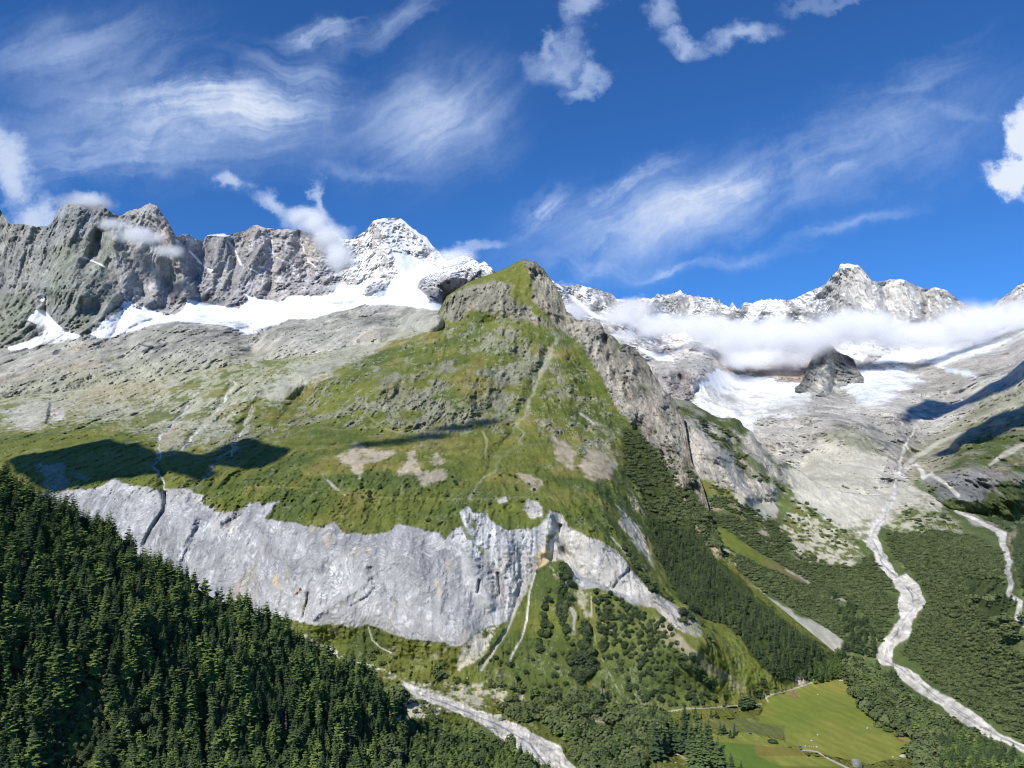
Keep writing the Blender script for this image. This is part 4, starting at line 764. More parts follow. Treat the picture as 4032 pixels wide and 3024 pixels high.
for pg in ([(1830, 2050), (1850, 2100), (1870, 2130), (1845, 2130), (1825, 2080)], [(1870, 2150), (1890, 2160), (1905, 2200), (1890, 2200)], [(2140, 2110), (2200, 2090), (2180, 2120), (2150, 2140)], [(1860, 2030), (1890, 2040), (1880, 2080), (1865, 2070)]): G.zone(pg, m_grass, 4, 1.0, .85)
for pts, ww in (([(640, 1935), (655, 1990), (645, 2010), (610, 2070), (580, 2110)], [2, 6, 7, 3, 2]), ([(1215, 2330), (1208, 2370)], [4, 2]), ([(1880, 2300), (1887, 2270), (1885, 2330)], [3, 3]), ([(1965, 2280), (1970, 2350)], [3, 2]), ([(2150, 2020), (2130, 2090), (2100, 2140)], [3, 2]), ([(1125, 2340), (1180, 2312)], [2, 3]), ([(1380, 2390), (1445, 2352)], 2),
                ([(2410, 2320), (2440, 2275), (2490, 2250)], [3, 2]), ([(1465, 2240), (1470, 2300)], [6, 3])):
    G.line(pts, ww, m_darkrock, 2.4, 1.3, .36, .2)
for pts in ([(2600, 2380), (2680, 2470), (2750, 2510)], [(2640, 2370), (2720, 2470)], [(2600, 2340), (2560, 2360)]): G.line(pts, 3, m_darkrock, 3, 1.2, .45)
# streams dropping from the slabs
for pts, ww in (([(790, 1535), (760, 1560), (745, 1600), (700, 1640), (665, 1680), (640, 1710), (620, 1742)], [2, 2.5, 4, 5, 5]), ([(930, 1500), (900, 1550), (860, 1600), (835, 1640)], [2, 3, 3.5, 2]), ([(800, 1680), (760, 1720), (722, 1768)], [2, 4, 4]), ([(995, 1590), (960, 1680), (925, 1740), (910, 1795)], [1.5, 2, 2.5, 2]),
                ([(600, 1830), (625, 1870), (650, 1900), (645, 1930), (665, 1962)], [2, 3, 3, 3, 4]), ([(620, 1742), (640, 1780), (610, 1830)], [2, 2, 2]), ([(572, 2120), (562, 2155)], [3, 5])):
    G.line(pts, [q * .8 for q in ww], m_fall, 1.4, .7, .8, .6)
for pts in ([(645, 1720), (690, 1660), (740, 1610)], [(745, 1760), (800, 1690), (870, 1610)], [(925, 1780), (960, 1700), (1000, 1610)], [(625, 1780), (600, 1830), (620, 1880)], [(800, 1880), (830, 1850), (870, 1810)]): G.line(pts, [6, 9, 4], m_slab, 4, 1.0, .55)
for pg in ([(150, 1845), (250, 1835), (268, 1880), (255, 1935), (200, 1940)], [(288, 1862), (370, 1852), (335, 1888), (310, 1880)], [(120, 1835), (150, 1830), (145, 1860)]): G.zone(pg, m_cliff, 5, 1.4, .45)
# fan, screes and valley floor
G.zone([(1820, 2550), (1900, 2480), (1960, 2460), (1920, 2560), (1870, 2610), (1800, 2640)], m_debris, 6, .8); G.zone([(1700, 2600), (1740, 2545), (1770, 2560), (1720, 2600)], m_debris, 8, 1.2, .6)
G.line([(2040, 2330), (2020, 2420), (1970, 2520), (1930, 2590), (1890, 2640)], [5, 7, 6, 5], m_scree, 3, .5); G.line([(2110, 2250), (2085, 2340), (2070, 2440), (2050, 2510), (2020, 2570), (1995, 2620)], [3, 3, 4, 4, 3], m_bed, 2, .4)
G.line([(1450, 2470), (1465, 2520), (1500, 2550), (1540, 2570)], [2, 3, 2], m_bed, 1.5, .3, .8); G.line([(2325, 2340), (2330, 2450), (2350, 2550), (2400, 2640), (2450, 2740)], [3, 3, 3, 2], m_scree, 2, .5, .8, .1); G.line([(2235, 2370), (2260, 2420), (2255, 2480)], [4, 10, 5], m_scree, 4, .5, .8)
G.zone([(2150, 2215), (2230, 2240), (2300, 2330), (2330, 2460), (2290, 2420), (2220, 2300)], m_debris, 10, 1.2, .5); G.zone([(2560, 2440), (2640, 2470), (2790, 2600), (2920, 2700), (2920, 2740), (2740, 2600), (2640, 2540)], m_scree_pink, 12, 1.4, .7)
G.zone([(1900, 2650), (2100, 2640), (2400, 2700), (2700, 2800), (2400, 2810), (2100, 2740)], m_meadowrock, 20, 2.0, .6); G.zone([(2350, 2330), (2560, 2420), (2820, 2700), (2760, 2790), (2480, 2780), (2360, 2560)], m_alder, 16, 1.5, .45)
G.zone([(2560, 2160), (2620, 2230), (2700, 2350), (2820, 2420), (2900, 2530), (3040, 2660), (3040, 2740), (2900, 2700), (2780, 2560), (2660, 2400)], m_bright, 14, 1.5, .6)
G.zone([(2455, 1700), (2504, 1680), (2560, 1740), (2629, 1830), (2667, 1930), (2740, 2060), (2800, 2190), (2860, 2220), (3014, 2370), (3290, 2590), (3380, 2650), (3300, 2650), (3150, 2685), (3090, 2697), (3034, 2660), (2955, 2585), (2875, 2478), (2802, 2439), (2721, 2400), (2667, 2330), (2634, 2260), (2600, 2190), (2575, 2121), (2545, 2010), (2510, 1930), (2470, 1860)], m_floor, 7, 1.0, .92)
G.zone([(1200, 2500), (1300, 2540), (1420, 2600), (1560, 2660), (1540, 2680), (1400, 2620), (1250, 2550)], m_debris, 5, .8); G.zone([(1560, 2680), (1900, 2700), (2060, 2740), (2060, 2800), (1850, 2790), (1650, 2740)], m_debris, 10, 1.2, .7)
G.zone([(1540, 2760), (1620, 2750), (1760, 2800), (1720, 2840), (1600, 2830)], m_debris, 8, 1.2, .85); G.zone([(1980, 2740), (2200, 2790), (2500, 2850), (2520, 2880), (2200, 2840), (2000, 2790)], m_meadowrock, 10, 1.2, .6)
river_l = [(1577, 2684), (1650, 2705), (1760, 2745), (1845, 2790), (1960, 2825), (2075, 2871), (2134, 2911), (2199, 2946), (2225, 2986), (2290, 3040), (2300, 3160), (2200, 3160), (2100, 3012), (2019, 2950), (1945, 2885), (1845, 2836), (1746, 2781), (1646, 2750), (1587, 2706)]
G.zone(river_l, m_bed, 3.5, .7); G.line([(1640, 2728), (1760, 2770), (1880, 2830), (1990, 2870), (2080, 2930), (2130, 2990), (2170, 3060)], [1.5, 2.5, 3, 3.5, 4], m_water, 1.6, .6, .85); G.line([(1880, 2850), (1960, 2905), (2060, 2960), (2110, 3020)], [1.5, 2, 2.5], m_water, 1.6, .6, .7)
G.line([(2000, 2775), (2200, 2815), (2400, 2850), (2530, 2868), (2526, 2885)], [2, 2, 3, 5], m_track, 2, .3, .6)
# hay meadow, fields and farm tracks
flat = [(2480, 2880), (2620, 2815), (2790, 2788), (2990, 2775), (3020, 2745), (3097, 2719), (3200, 2684), (3321, 2645), (3366, 2685), (3371, 2739), (3416, 2799), (3445, 2839), (3520, 2878), (3595, 2908), (3634, 2938), (3600, 2985), (3750, 3040), (3800, 3160), (2300, 3160), (2300, 3030)]
G.zone(flat, m_grass, 6, .5); G.zone([(3015, 2765), (3045, 2740), (3200, 2690), (3290, 2668), (3340, 2672), (3366, 2695), (3371, 2739), (3416, 2799), (3445, 2839), (3520, 2878), (3595, 2908), (3634, 2938), (3590, 2983), (3480, 2990), (3430, 3010), (3300, 2985), (3160, 2950), (3090, 2920), (3082, 2862), (2990, 2848), (2985, 2820)], m_field, 3, .3)
G.zone([(2754, 2839), (2948, 2831), (2993, 2849), (3087, 2859), (3079, 2905), (2918, 2878), (2779, 2856)], m_fgrey, 3, .6, .75); G.zone([(2700, 2885), (2918, 2885), (3077, 2910), (3137, 2938), (2968, 2931), (2834, 2921), (2700, 2935)], m_field, 4, .4, .8)
G.zone([(2834, 2921), (2968, 2931), (3137, 2942), (3177, 2973), (3240, 2980), (3336, 3023), (3500, 3100), (3500, 3160), (2900, 3160), (2840, 3030)], m_fbrown, 3, .2); G.zone([(2834, 2922), (2968, 2932), (2975, 2973), (3072, 3015), (3180, 3022), (3400, 3024), (3400, 3160), (2880, 3160), (2840, 3030)], m_fgreen, 2.5, .2); G.zone([(2985, 2976), (3177, 2974), (3250, 2990), (3330, 3019), (3075, 3013)], m_field, 2, .2)
G.zone([(3090, 2715), (3150, 2722), (3130, 2745), (3080, 2740)], m_brown, 8, 1, .8); G.zone([(3520, 2905), (3590, 2912), (3600, 2925), (3550, 2922)], m_brown, 5, .6, .8)
G.zone([(3135, 2650), (3160, 2640), (3170, 2680), (3150, 2700), (3130, 2690)], m_cliff_pale, 5, .8)
for pts, ww in (([(2560, 2830), (2610, 2806), (2699, 2791), (2800, 2785), (2918, 2779), (2998, 2772)], [2.5, 2.5, 2]), ([(3023, 2762), (3015, 2747), (3038, 2734), (3097, 2719), (3157, 2702), (3197, 2687)], 2.6), ([(3154, 2953), (3217, 2960), (3261, 2988), (3336, 3023), (3400, 3060)], [2.5, 3, 4, 5]), ([(2655, 2960), (2700, 2990), (2750, 3024), (2790, 3070)], [4, 5, 6])):
    G.line(pts, ww, m_track, 1.2, .05)
G.zone([(2400, 2960), (2640, 2950), (2800, 3040), (2800, 3160), (2350, 3160)], m_grass, 8, .6)
G.finish(22, 75, 1.8, ys=1.5)

# ---- 4. the spur and the valley of the river on the right
sky_s = [(2480, 1600), (2560, 1560), (2650, 1568), (2679, 1575), (2717, 1581), (2746, 1599), (2780, 1618), (2809, 1638), (2843, 1647), (2891, 1643), (2915, 1657), (2929, 1681), (2960, 1698), (2981, 1736), (3025, 1774), (3068, 1812), (3095, 1822), (3150, 1855), (3200, 1895), (3280, 1930), (3400, 1950), (3520, 1950), (3640, 1935), (3800, 2015), (4032, 2065), (4400, 2065)]
ds = Depth([(2720, 1780, 2325), (2735, 1860, 2215), (2790, 1980, 2085), (2840, 2120, 1890), (2860, 2200, 1780), (2700, 1680, 2490), (2712, 1740, 2390), (3000, 2000, 2150), (3100, 2100, 2060), (3200, 2300, 1800), (3400, 2300, 1760), (3520, 2450, 'z', 78), (3600, 2300, 'z', 125), (3800, 2300, 'z', 150), (4032, 2300, 'z', 190), (3470, 2600, 'z', 26), (3800, 2600, 'z', 62),
    (4300, 2600, 'z', 115), (3600, 2760, 'z', 3), (4032, 2960, 'z', -5), (4400, 3000, 'z', 10), (3900, 2760, 'z', 35), (3400, 2120, 2010), (3460, 2180, 1930), (2560, 1900, 2500), (2560, 2200, 2000), (2560, 2500, 1600), (3000, 2650, 'z', -10), (2700, 2800, 'z', -30), (2560, 3160, 'z', -40), (3500, 3160, 'z', -30)],
  [[(2480, 1600, 2950), (2650, 1568, 2850), (2746, 1599, 2800), (2843, 1647, 2750), (2891, 1643, 2750), (2958, 1698, 2650), (3068, 1812, 2450), (3200, 1895, 2330), (3300, 1935, 2270), (3520, 1950, 2270), (3640, 1935, 2290), (3800, 2015, 2170), (4032, 2065, 2120), (4400, 2065, 2070)],
   [(2810, 2195, 1790), (3014, 2360, 1620), (3290, 2580, 1470), (3400, 2650, 'z', 14)], [(4400, 3220, 'z', -10), (3300, 3220, 'z', -30)]])
SEAM3 = [(2480, 2150), (2845, 2230), (3014, 2385), (3290, 2610), (3400, 2680), (3620, 2840), (3800, 2950), (4032, 3070), (4400, 3200)]
SP = Sheet('valley_side', 2480, 4380, 4.2, 4.2, sky_s, [(2480, 2500), (2900, 2700), (3500, 3000), (3800, 3160), (4400, 3240)], ds, lambda x: -3 * np.abs(n1(x, 24, 9, 4)) + 4 * n1(x, 60, 10, 4), SEAM3, unit=1.6, rk=.6)
G = SP
G.ridge([(2891, 1643), (2860, 1720), (2790, 1830)], 60, 40); G.ridge([(2717, 1640), (2780, 1760), (2900, 1900), (3000, 2000)], 70, 50); G.ridge([(2958, 1700), (2990, 1840), (3040, 1960)], 50, 36); G.ridge([(3068, 1812), (3060, 1900), (3030, 1980)], 40, 30)
G.ridge([(2870, 1700), (2900, 1800), (2960, 1930)], 24, -24); G.bump(3600, 2020, 140, 70, 26); G.bump(3830, 2250, 260, 200, 22); G.bump(3420, 2000, 90, 60, 14); G.bump(3960, 2050, 80, 60, 60); G.bump(4010, 2200, 60, 120, 50)
full = np.ones(G.x.shape, np.float32); G.put(full, m_alder)
G.zone([(2480, 1500), (2960, 1600), (3120, 1830), (3080, 1990), (3030, 2000), (2900, 1960), (2700, 1850), (2480, 1750)], m_spurrock, 10, 1.4); G.zone([(2480, 1500), (2700, 1560), (2900, 1620), (2960, 1700), (2940, 1740), (2850, 1700), (2800, 1680), (2700, 1640), (2600, 1640)], m_spurgreen, 9, 1.4)
G.zone([(2800, 1690), (2860, 1700), (3000, 1830), (3080, 1900), (3060, 1930), (2960, 1860), (2850, 1760)], m_spurgreen, 12, 2.0, .85)
G.zone([(2740, 1860), (2900, 1940), (3020, 1990), (3060, 2060), (3030, 2110), (2960, 2060), (2860, 1990), (2760, 1900)], m_meadowrock, 12, 1.5); G.zone([(2900, 1945), (3060, 1990), (3050, 2040), (3020, 2060), (2940, 2010)], m_scree, 9, 1.3, .9)
G.zone([(3060, 1890), (3100, 1900), (3090, 1960), (3150, 2030), (3130, 2040), (3060, 1980)], m_bright, 8, 1.2, .8)
G.zone([(3080, 1830), (3300, 1910), (3520, 1930), (3640, 1920), (3700, 2010), (3560, 2000), (3480, 2080), (3420, 2130), (3300, 2080), (3220, 2010), (3120, 1930)], m_moraine, 9, 1.4); G.zone([(3130, 1960), (3250, 2060), (3380, 2180), (3340, 2240), (3200, 2240), (3130, 2180), (3080, 2100)], m_debris, 14, 1.8, .75)
G.zone([(3520, 1980), (3640, 1940), (3760, 2060), (3800, 2120), (3600, 2120), (3500, 2080)], m_debris, 16, 1.6, .55); G.zone([(3700, 1990), (3800, 1990), (4400, 2040), (4400, 2160), (4050, 2150), (3960, 2120), (3850, 2060)], m_spurgreen, 14, 1.5); G.zone([(3770, 2010), (3840, 2020), (3900, 2070), (3830, 2070)], m_cliff_pale, 7, 1, .6)
for pg in ([(2790, 1970), (2840, 1980), (2850, 2010), (2800, 2010)], [(2900, 2080), (2940, 2095), (2990, 2125), (2970, 2130), (2910, 2100)], [(2985, 2100), (3020, 2080), (3050, 2140), (3040, 2155), (2990, 2125)]): G.zone(pg, m_scree_pink, 5, .8, .9)
G.zone([(2810, 2060), (2850, 2080), (2960, 2160), (3080, 2230), (3160, 2290), (3100, 2270), (2960, 2210), (2840, 2140)], m_bright, 7, 1.0, .95); G.zone([(3020, 2210), (3110, 2230), (3200, 2300), (3160, 2300), (3060, 2240)], m_brown, 7, 1.0, .7); G.line([(3100, 2240), (3200, 2300), (3250, 2350), (3330, 2360)], [4, 9, 5], m_scree, 4, .8, .8)
G.line([(2840, 2160), (2900, 2190), (2950, 2240)], [3, 6, 3], m_scree, 3, .8, .8); G.zone([(2845, 2170), (2900, 2190), (2940, 2250), (2900, 2250), (2850, 2210)], m_meadowrock, 8, 1)
G.zone([(2800, 2190), (2845, 2205), (2940, 2280), (3014, 2340), (3140, 2410), (3230, 2460), (3320, 2520), (3310, 2550), (3260, 2570), (3220, 2530), (3100, 2450), (2990, 2390), (2880, 2300)], m_scree, 5, .8)
G.zone([(3454, 2190), (3520, 2110), (3650, 2100), (3900, 2130), (3960, 2300), (3960, 2450), (3700, 2420), (3560, 2230)], m_floor, 30, 2.0, .6)
river_r = [(3513, 1940), (3469, 2014), (3417, 2095), (3388, 2125), (3425, 2162), (3454, 2213), (3491, 2258), (3513, 2287), (3543, 2331), (3528, 2390), (3558, 2435), (3528, 2472), (3484, 2516), (3454, 2568), (3465, 2604), (3521, 2619), (3535, 2656), (3602, 2715),
  (3713, 2782), (3742, 2826), (3801, 2855), (3875, 2900), (3949, 2922), (4032, 2968), (4400, 3150), (4400, 3110), (4032, 2937), (3949, 2900), (3838, 2811), (3749, 2752), (3661, 2700), (3617, 2656), (3543, 2619), (3513, 2604), (3521, 2553), (3580, 2508), (3609, 2435),
  (3650, 2368), (3617, 2302), (3572, 2261), (3543, 2272), (3513, 2221), (3469, 2176), (3454, 2117), (3484, 2044), (3521, 1970)]
G.zone(river_r, m_bed, 3, .7); G.line([(3515, 1960), (3480, 2040), (3430, 2120), (3450, 2180), (3520, 2260), (3590, 2330), (3600, 2390), (3560, 2460), (3500, 2540), (3490, 2590), (3560, 2640), (3640, 2700), (3740, 2780), (3860, 2860), (4032, 2955)], 2.4, m_water, 1.8, .9, .8, .5)
G.line([(3440, 2150), (3490, 2230), (3560, 2290), (3620, 2340), (3620, 2400), (3590, 2450), (3530, 2520), (3510, 2560)], 2, m_water, 1.5, 1.4, .7, .3); G.line([(3570, 2300), (3600, 2350), (3560, 2420), (3550, 2480), (3480, 2560)], 2, m_darkrock, 1.8, 1.4, .6, .2); G.line([(3560, 2625), (3660, 2725), (3780, 2820), (3900, 2890), (4032, 2950)], 2, m_darkrock, 1.6, 1.2, .55, .2)
G.zone([(3380, 2060), (3430, 2030), (3440, 2100), (3400, 2130), (3330, 2110)], m_debris, 9, 1.3, .7)
river_b = [(3668, 1945), (3740, 1960), (3764, 2007), (3838, 2044), (3949, 2103), (3956, 2154), (3978, 2213), (3963, 2258), (3986, 2294), (3971, 2339), (4015, 2376), (4008, 2442), (4050, 2480), (4120, 2500)]
G.line(river_b, [5, 12, 8, 6, 7, 14, 12, 10, 10, 9, 8, 12, 14, 14], m_bed, 3, .6); G.zone([(3960, 2090), (4050, 2090), (4050, 2140), (3990, 2170)], m_scree_pink, 6, 1, .6)
G.finish(12, 90, 1.8)

# ---- 5. the wooded shoulder close by on the left
top_h = [(-400, 1740), (0, 1880), (100, 1945), (200, 2000), (300, 2030), (400, 2085), (500, 2160), (600, 2235), (700, 2275), (850, 2360), (1000, 2430), (1100, 2485), (1250, 2580), (1350, 2620), (1430, 2660), (1500, 2710), (1560, 2760), (1590, 2800), (1600, 2850), (1700, 2880), (1850, 2915), (1950, 2945), (2060, 3000), (2200, 3110), (2400, 3260)]
dh = Depth([(0, 2400, 660), (500, 2500, 720), (900, 2700, 780), (1300, 2850, 840), (-400, 2400, 600)],
  [[(-400, 1740, 850), (0, 1880, 830), (200, 2000, 840), (600, 2235, 880), (850, 2360, 910), (1100, 2485, 930), (1350, 2620, 950), (1500, 2710, 960), (1590, 2800, 960), (1700, 2880, 'z', 28), (1950, 2945, 'z', 10), (2200, 3110, 'z', 4), (2400, 3260, 'z', 0)],
   [(-400, 3024, 500), (0, 3024, 560), (500, 3024, 640), (1000, 3024, 740), (1500, 3024, 860), (1900, 3024, 'z', 14)], [(-400, 3500, 380), (500, 3500, 450), (1500, 3500, 600), (2400, 3500, 700)]])
FH = Sheet('hillside', -400, 2400, 5.0, 5.0, top_h, [(-400, 3420), (2400, 3420)], dh, None, unit=0.7)
G = FH

full = np.ones(G.x.shape, np.float32); G.put(full, m_floor)
G.zone([(70, 3300), (170, 2980), (235, 2820), (375, 2680), (405, 2700), (400, 2880), (350, 3050), (330, 3300)], m_bright, 8, 1.0); G.zone([(740, 2370), (840, 2340), (860, 2400), (800, 2430)], m_bright, 10, 1.0, .8); G.zone([(800, 2520), (860, 2500), (870, 2580), (820, 2560)], m_bright, 8, 1, .7); G.zone([(880, 2790), (920, 2820), (900, 2880)], m_bright, 8, 1, .7)
G.zone([(1120, 2700), (1160, 2690), (1170, 2820), (1100, 2830)], m_bright, 10, 1, .7); G.zone([(1470, 2760), (1600, 2740), (1620, 2780), (1540, 2790)], m_bright, 8, 1, .8); G.line([(1490, 2890), (1560, 2830), (1600, 2810)], [8, 14, 8], m_debris, 5, 1); G.zone([(1840, 2930), (1900, 2915), (1880, 2960)], m_debris, 8, 1, .8); G.zone([(1720, 2830), (1760, 2850), (1760, 2880), (1730, 2870)], m_debris, 6, 1, .8)
G.finish(5, 50, 1.3)

for sh_, mt_, lb_, nm_ in ((FL, FAR, 'grey rock wall of jagged peaks above a white hanging glacier', 'mountain_wall'), (FR, FAR, 'pale snow-dusted mountain range with dirty glacier and slabs below', 'mountain_range'),
                      (MN, MID, 'green pyramid mountain with meadow, grey cliff, fan and valley floor', 'mountain'), (SP, MID, 'scrubby valley side with spur and pale braided river bed', 'valley_side'), (FH, NEAR, 'steep dark slope under the near forest', 'hillside'), (TH, FAR, 'dark pointed rock tooth below the cloud bank', 'rock_peak')):
    sh_.build(mt_, lb_, back=(450 if sh_ in (FH, TH) else 1400), drop=(.55 if sh_ is FH else .8), obname=nm_)
# ground far and wide, under and behind the mountains
me = bpy.data.meshes.new('ground'); Rg = 30000
me.from_pydata([(-Rg, -Rg, -70), (Rg, -Rg, -70), (Rg, Rg, -70), (-Rg, Rg, -70)], [], [(0, 1, 2, 3)]); m, t, b = principled('valley_ground')
b.inputs['Base Color'].default_value = (.09, .11, .045, 1); nz = t.noise(t.new('ShaderNodeNewGeometry').outputs['Position'], 0.004, 8, .6); t.set(b, 'Base_Color', t.mix(nz, (.05, .07, .03, 1), (.14, .15, .07, 1)))
me.materials.append(m); go = bpy.data.objects.new('ground', me); C.objects.link(go); go['kind'] = 'structure'
print('LAND', time.time() - T0)

# ================================================================== TREES AND SCRUB
def foliage_mat(name, c0, c1, c2, var=0.5):
    m, t, b = principled(name, 0.75, 0.12)
    rnd = t.new('ShaderNodeObjectInfo').outputs['Random']
    g = t.new('ShaderNodeNewGeometry'); pos = g.outputs['Position']; tc_ = t.new('ShaderNodeTexCoord').outputs['Object']
    n = t.noise(pos, 0.35, 3, .6); n2 = t.noise(pos, 0.012, 3, .6)
    f = t.m('ADD', t.m('MULTIPLY', t.m('POWER', rnd, 1.4), .85), t.m('MULTIPLY', t.m('SUBTRACT', n2, .38), .9))
    c = t.mix(t.mr(f, 0.1, 1.0), c0, c1); c = t.mix(t.mr(n, .45, .75, 0, var), c, c2)
    t.set(b, 'Base_Color', c)
    t.set(b, 'Diffuse_Roughness', .5) if 'Diffuse Roughness' in b.inputs else None
    return m
M_SPRUCE = foliage_mat('spruce_needles', (.040, .068, .032, 1), (.098, .140, .048, 1), (.092, .130, .048, 1))
M_LARCH = foliage_mat('larch_needles', (.085, .135, .038, 1), (.175, .235, .055, 1), (.15, .20, .055, 1))
M_PINE = foliage_mat('pine_needles', (.046, .070, .034, 1), (.092, .122, .048, 1), (.095, .125, .052, 1))
M_ALDER = foliage_mat('alder_leaves', (.075, .100, .040, 1), (.135, .165, .066, 1), (.15, .178, .075, 1))
M_LEAF = foliage_mat('broad_leaves', (.065, .095, .038, 1), (.125, .16, .06, 1), (.13, .16, .07, 1))
M_BARK, t_, b_ = principled('bark', .9, .1); t_.set(b_, 'Base_Color', t_.mix(t_.noise(t_.new('ShaderNodeTexCoord').outputs['Object'], 40, 4), (.05, .04, .032, 1), (.13, .105, .085, 1)))
M_DEAD, t_, b_ = principled('dead_wood', .9, .1); t_.set(b_, 'Base_Color', t_.mix(t_.noise(t_.new('ShaderNodeTexCoord').outputs['Object'], 40, 4), (.11, .09, .085, 1), (.2, .17, .16, 1)))
def mesh_of(name, V, F, mat):
    me = bpy.data.meshes.new(name); me.from_pydata([tuple(v) for v in V], [], F); me.materials.append(mat); me.update(); return me
def trunk_mesh(name, h, r, mat, seed=0):
    rr = random.Random(seed); V = []; F = []; n = 6; K = 5; ox = oy = 0
    for k in range(K + 1):
        z = h * k / K; q = r * (1 - .92 * k / K) * (1.35 if k == 0 else 1)
        if k: ox += rr.uniform(-.004, .004); oy += rr.uniform(-.004, .004)
        for i in range(n): V.append((ox + q * math.cos(i * 2 * math.pi / n), oy + q * math.sin(i * 2 * math.pi / n), z - (.03 if k == 0 else 0)))
    for k in range(K):
        for i in range(n): F.append((k * n + i, k * n + (i + 1) % n, (k + 1) * n + (i + 1) % n, (k + 1) * n + i))
    F.append(tuple(range(n - 1, -1, -1))); F.append(tuple(range(K * n, K * n + n))); return mesh_of(name, V, F, mat)
def conifer_mesh(name, mat, seed, rad=.17, whorls=24, per=9, low=.08, power=.8, droop=.42, loose=.25, seg=4):
    """boughs in whorls: each a drooping spray with ragged side fingers"""
    rr = random.Random(seed); V = []; F = []
    for k in range(whorls):
        f = (k + rr.uniform(-.3, .3)) / whorls; f = f + rr.uniform(-.02, .02); z = low + (1 - low) * max(0, f) ** .92; z = min(z, .985)
        R0 = rad * max(.05, (1 - (z - low) / (1 - low))) ** power * (1 + .18 * math.sin(seed + k * 1.7))
        if z < low + .07: R0 *= .75
        n = max(4, int(per * (.55 + .45 * (1 - z))))
        for i in range(n):
            a = 2 * math.pi * (i + rr.uniform(-.35, .35)) / n + k * 2.4; L = R0 * rr.uniform(1 - loose, 1 + loose)
            if rr.random() < loose * .25: continue
            jz = rr.uniform(-.016, .016); ca, sa = math.cos(a), math.sin(a); dr = droop * rr.uniform(.7, 1.3) * (1 - .75 * f); w = L * rr.uniform(.26, .40)
            sp = []
            for j in range(seg + 1):
                q = j / seg; x = L * q; zz = z + jz + L * (.16 * q - dr * q * q) ; ww = w * (math.sin(math.pi * (.12 + .80 * q)) if j < seg else .0)
                up = rr.uniform(-.02, .02) * L
                cx, cy_ = x * ca, x * sa; b0 = len(V)
                V.append((cx, cy_, zz + up)); V.append((cx - ww * sa + L * .10 * ca * (j % 2), cy_ + ww * ca + L * .10 * sa * (j % 2), zz - ww * .55 - L * .05 * (j % 2)))
                V.append((cx + ww * sa + L * .10 * ca * ((j + 1) % 2), cy_ - ww * ca + L * .10 * sa * ((j + 1) % 2), zz - ww * .55 - L * .05 * ((j + 1) % 2))); sp.append(b0)
            for j in range(seg):
                p, q = sp[j], sp[j + 1]; F.append((p, q, q + 1, p + 1)); F.append((p, p + 2, q + 2, q))
    b0 = len(V); V += [(0, 0, 1.0), (.009, 0, .93), (-.005, .008, .93), (-.005, -.008, .93)]; F += [(b0, b0 + 1, b0 + 2), (b0, b0 + 2, b0 + 3), (b0, b0 + 3, b0 + 1)]
    return mesh_of(name, V, F, mat)
def leafy_mesh(name, mat, seed, n=420, rx=.5, rz=.5, zc=.5, lump=.3, size=.13, shell=.55):
    rr = random.Random(seed); V = []; F = []; cs = [(rr.uniform(-.5, .5), rr.uniform(-.5, .5), rr.uniform(-.3, .6), rr.uniform(.5, 1)) for _ in range(7)]
    for i in range(n):
        d = Vector((rr.gauss(0, 1), rr.gauss(0, 1), rr.gauss(0, 1) + .25)).normalized(); q = 1 - lump * .5
        for c in cs: q += lump * .55 * max(0, d.dot(Vector(c[:3]).normalized()) - .45) * c[3] * 1.6
        q *= shell + (1 - shell) * rr.random() ** .5
        p = Vector((d.x * rx * q, d.y * rx * q, zc + d.z * rz * q))
        if p.z < 0.0: p.z = rr.uniform(0, .12)
        nn = (d + Vector((rr.uniform(-.7, .7), rr.uniform(-.7, .7), rr.uniform(-.3, .9)))).normalized(); u = nn.orthogonal().normalized(); v = nn.cross(u)
        th = rr.uniform(0, 6.28); u, v = u * math.cos(th) + v * math.sin(th), v * math.cos(th) - u * math.sin(th); s_ = size * rr.uniform(.6, 1.3); b0 = len(V)
        V += [p + u * s_, p + v * s_ * .8 + nn * s_ * .2, p - u * s_ * .9, p - v * s_ * .8 - nn * s_ * .1]; F.append((b0, b0 + 1, b0 + 2, b0 + 3))
    return mesh_of(name, V, F, mat)

SPECIES = {
 'spruce': [dict(crown=conifer_mesh('spruce_crown', M_SPRUCE, s_, rad=r_, whorls=34, per=7, loose=.48, power=.72), trunk=None) for s_, r_ in ((1, .155), (2, .19), (3, .135), (4, .21))],
 'larch': [dict(crown=conifer_mesh('larch_crown', M_LARCH, s_, rad=r_, whorls=30, per=7, loose=.6, droop=.2, power=.55, low=.12), trunk=None) for s_, r_ in ((11, .20), (12, .25), (13, .17))],
 'dead': [dict(crown=conifer_mesh('bare_crown', M_DEAD, 21, rad=.09, whorls=20, per=6, loose=.5, droop=.5, seg=2), trunk=None)],
 'pine': [dict(crown=leafy_mesh('pine_crown', M_PINE, s_, n=300, rx=.52, rz=.5, zc=.42, lump=.7, size=.12), trunk=None) for s_ in (31, 32, 33)],
 'alder': [dict(crown=leafy_mesh('alder_crown', M_ALDER, s_, n=170, rx=.72, rz=.42, zc=.32, lump=.9, size=.15), trunk=None) for s_ in (41, 42, 43)],
 'broad': [dict(crown=leafy_mesh('leafy_crown', M_LEAF, s_, n=520, rx=.42, rz=.45, zc=.56, lump=.8, size=.085), trunk=None) for s_ in (51, 52)],
 'fir': [dict(crown=conifer_mesh('small_spruce_crown', M_PINE, s_, rad=r_, whorls=11, per=6, loose=.3, seg=2), trunk=None) for s_, r_ in ((61, .20), (62, .25), (63, .17))],
}
TR = {'spruce': .012, 'larch': .012, 'dead': .010, 'pine': .02, 'alder': .012, 'broad': .018, 'fir': .014}
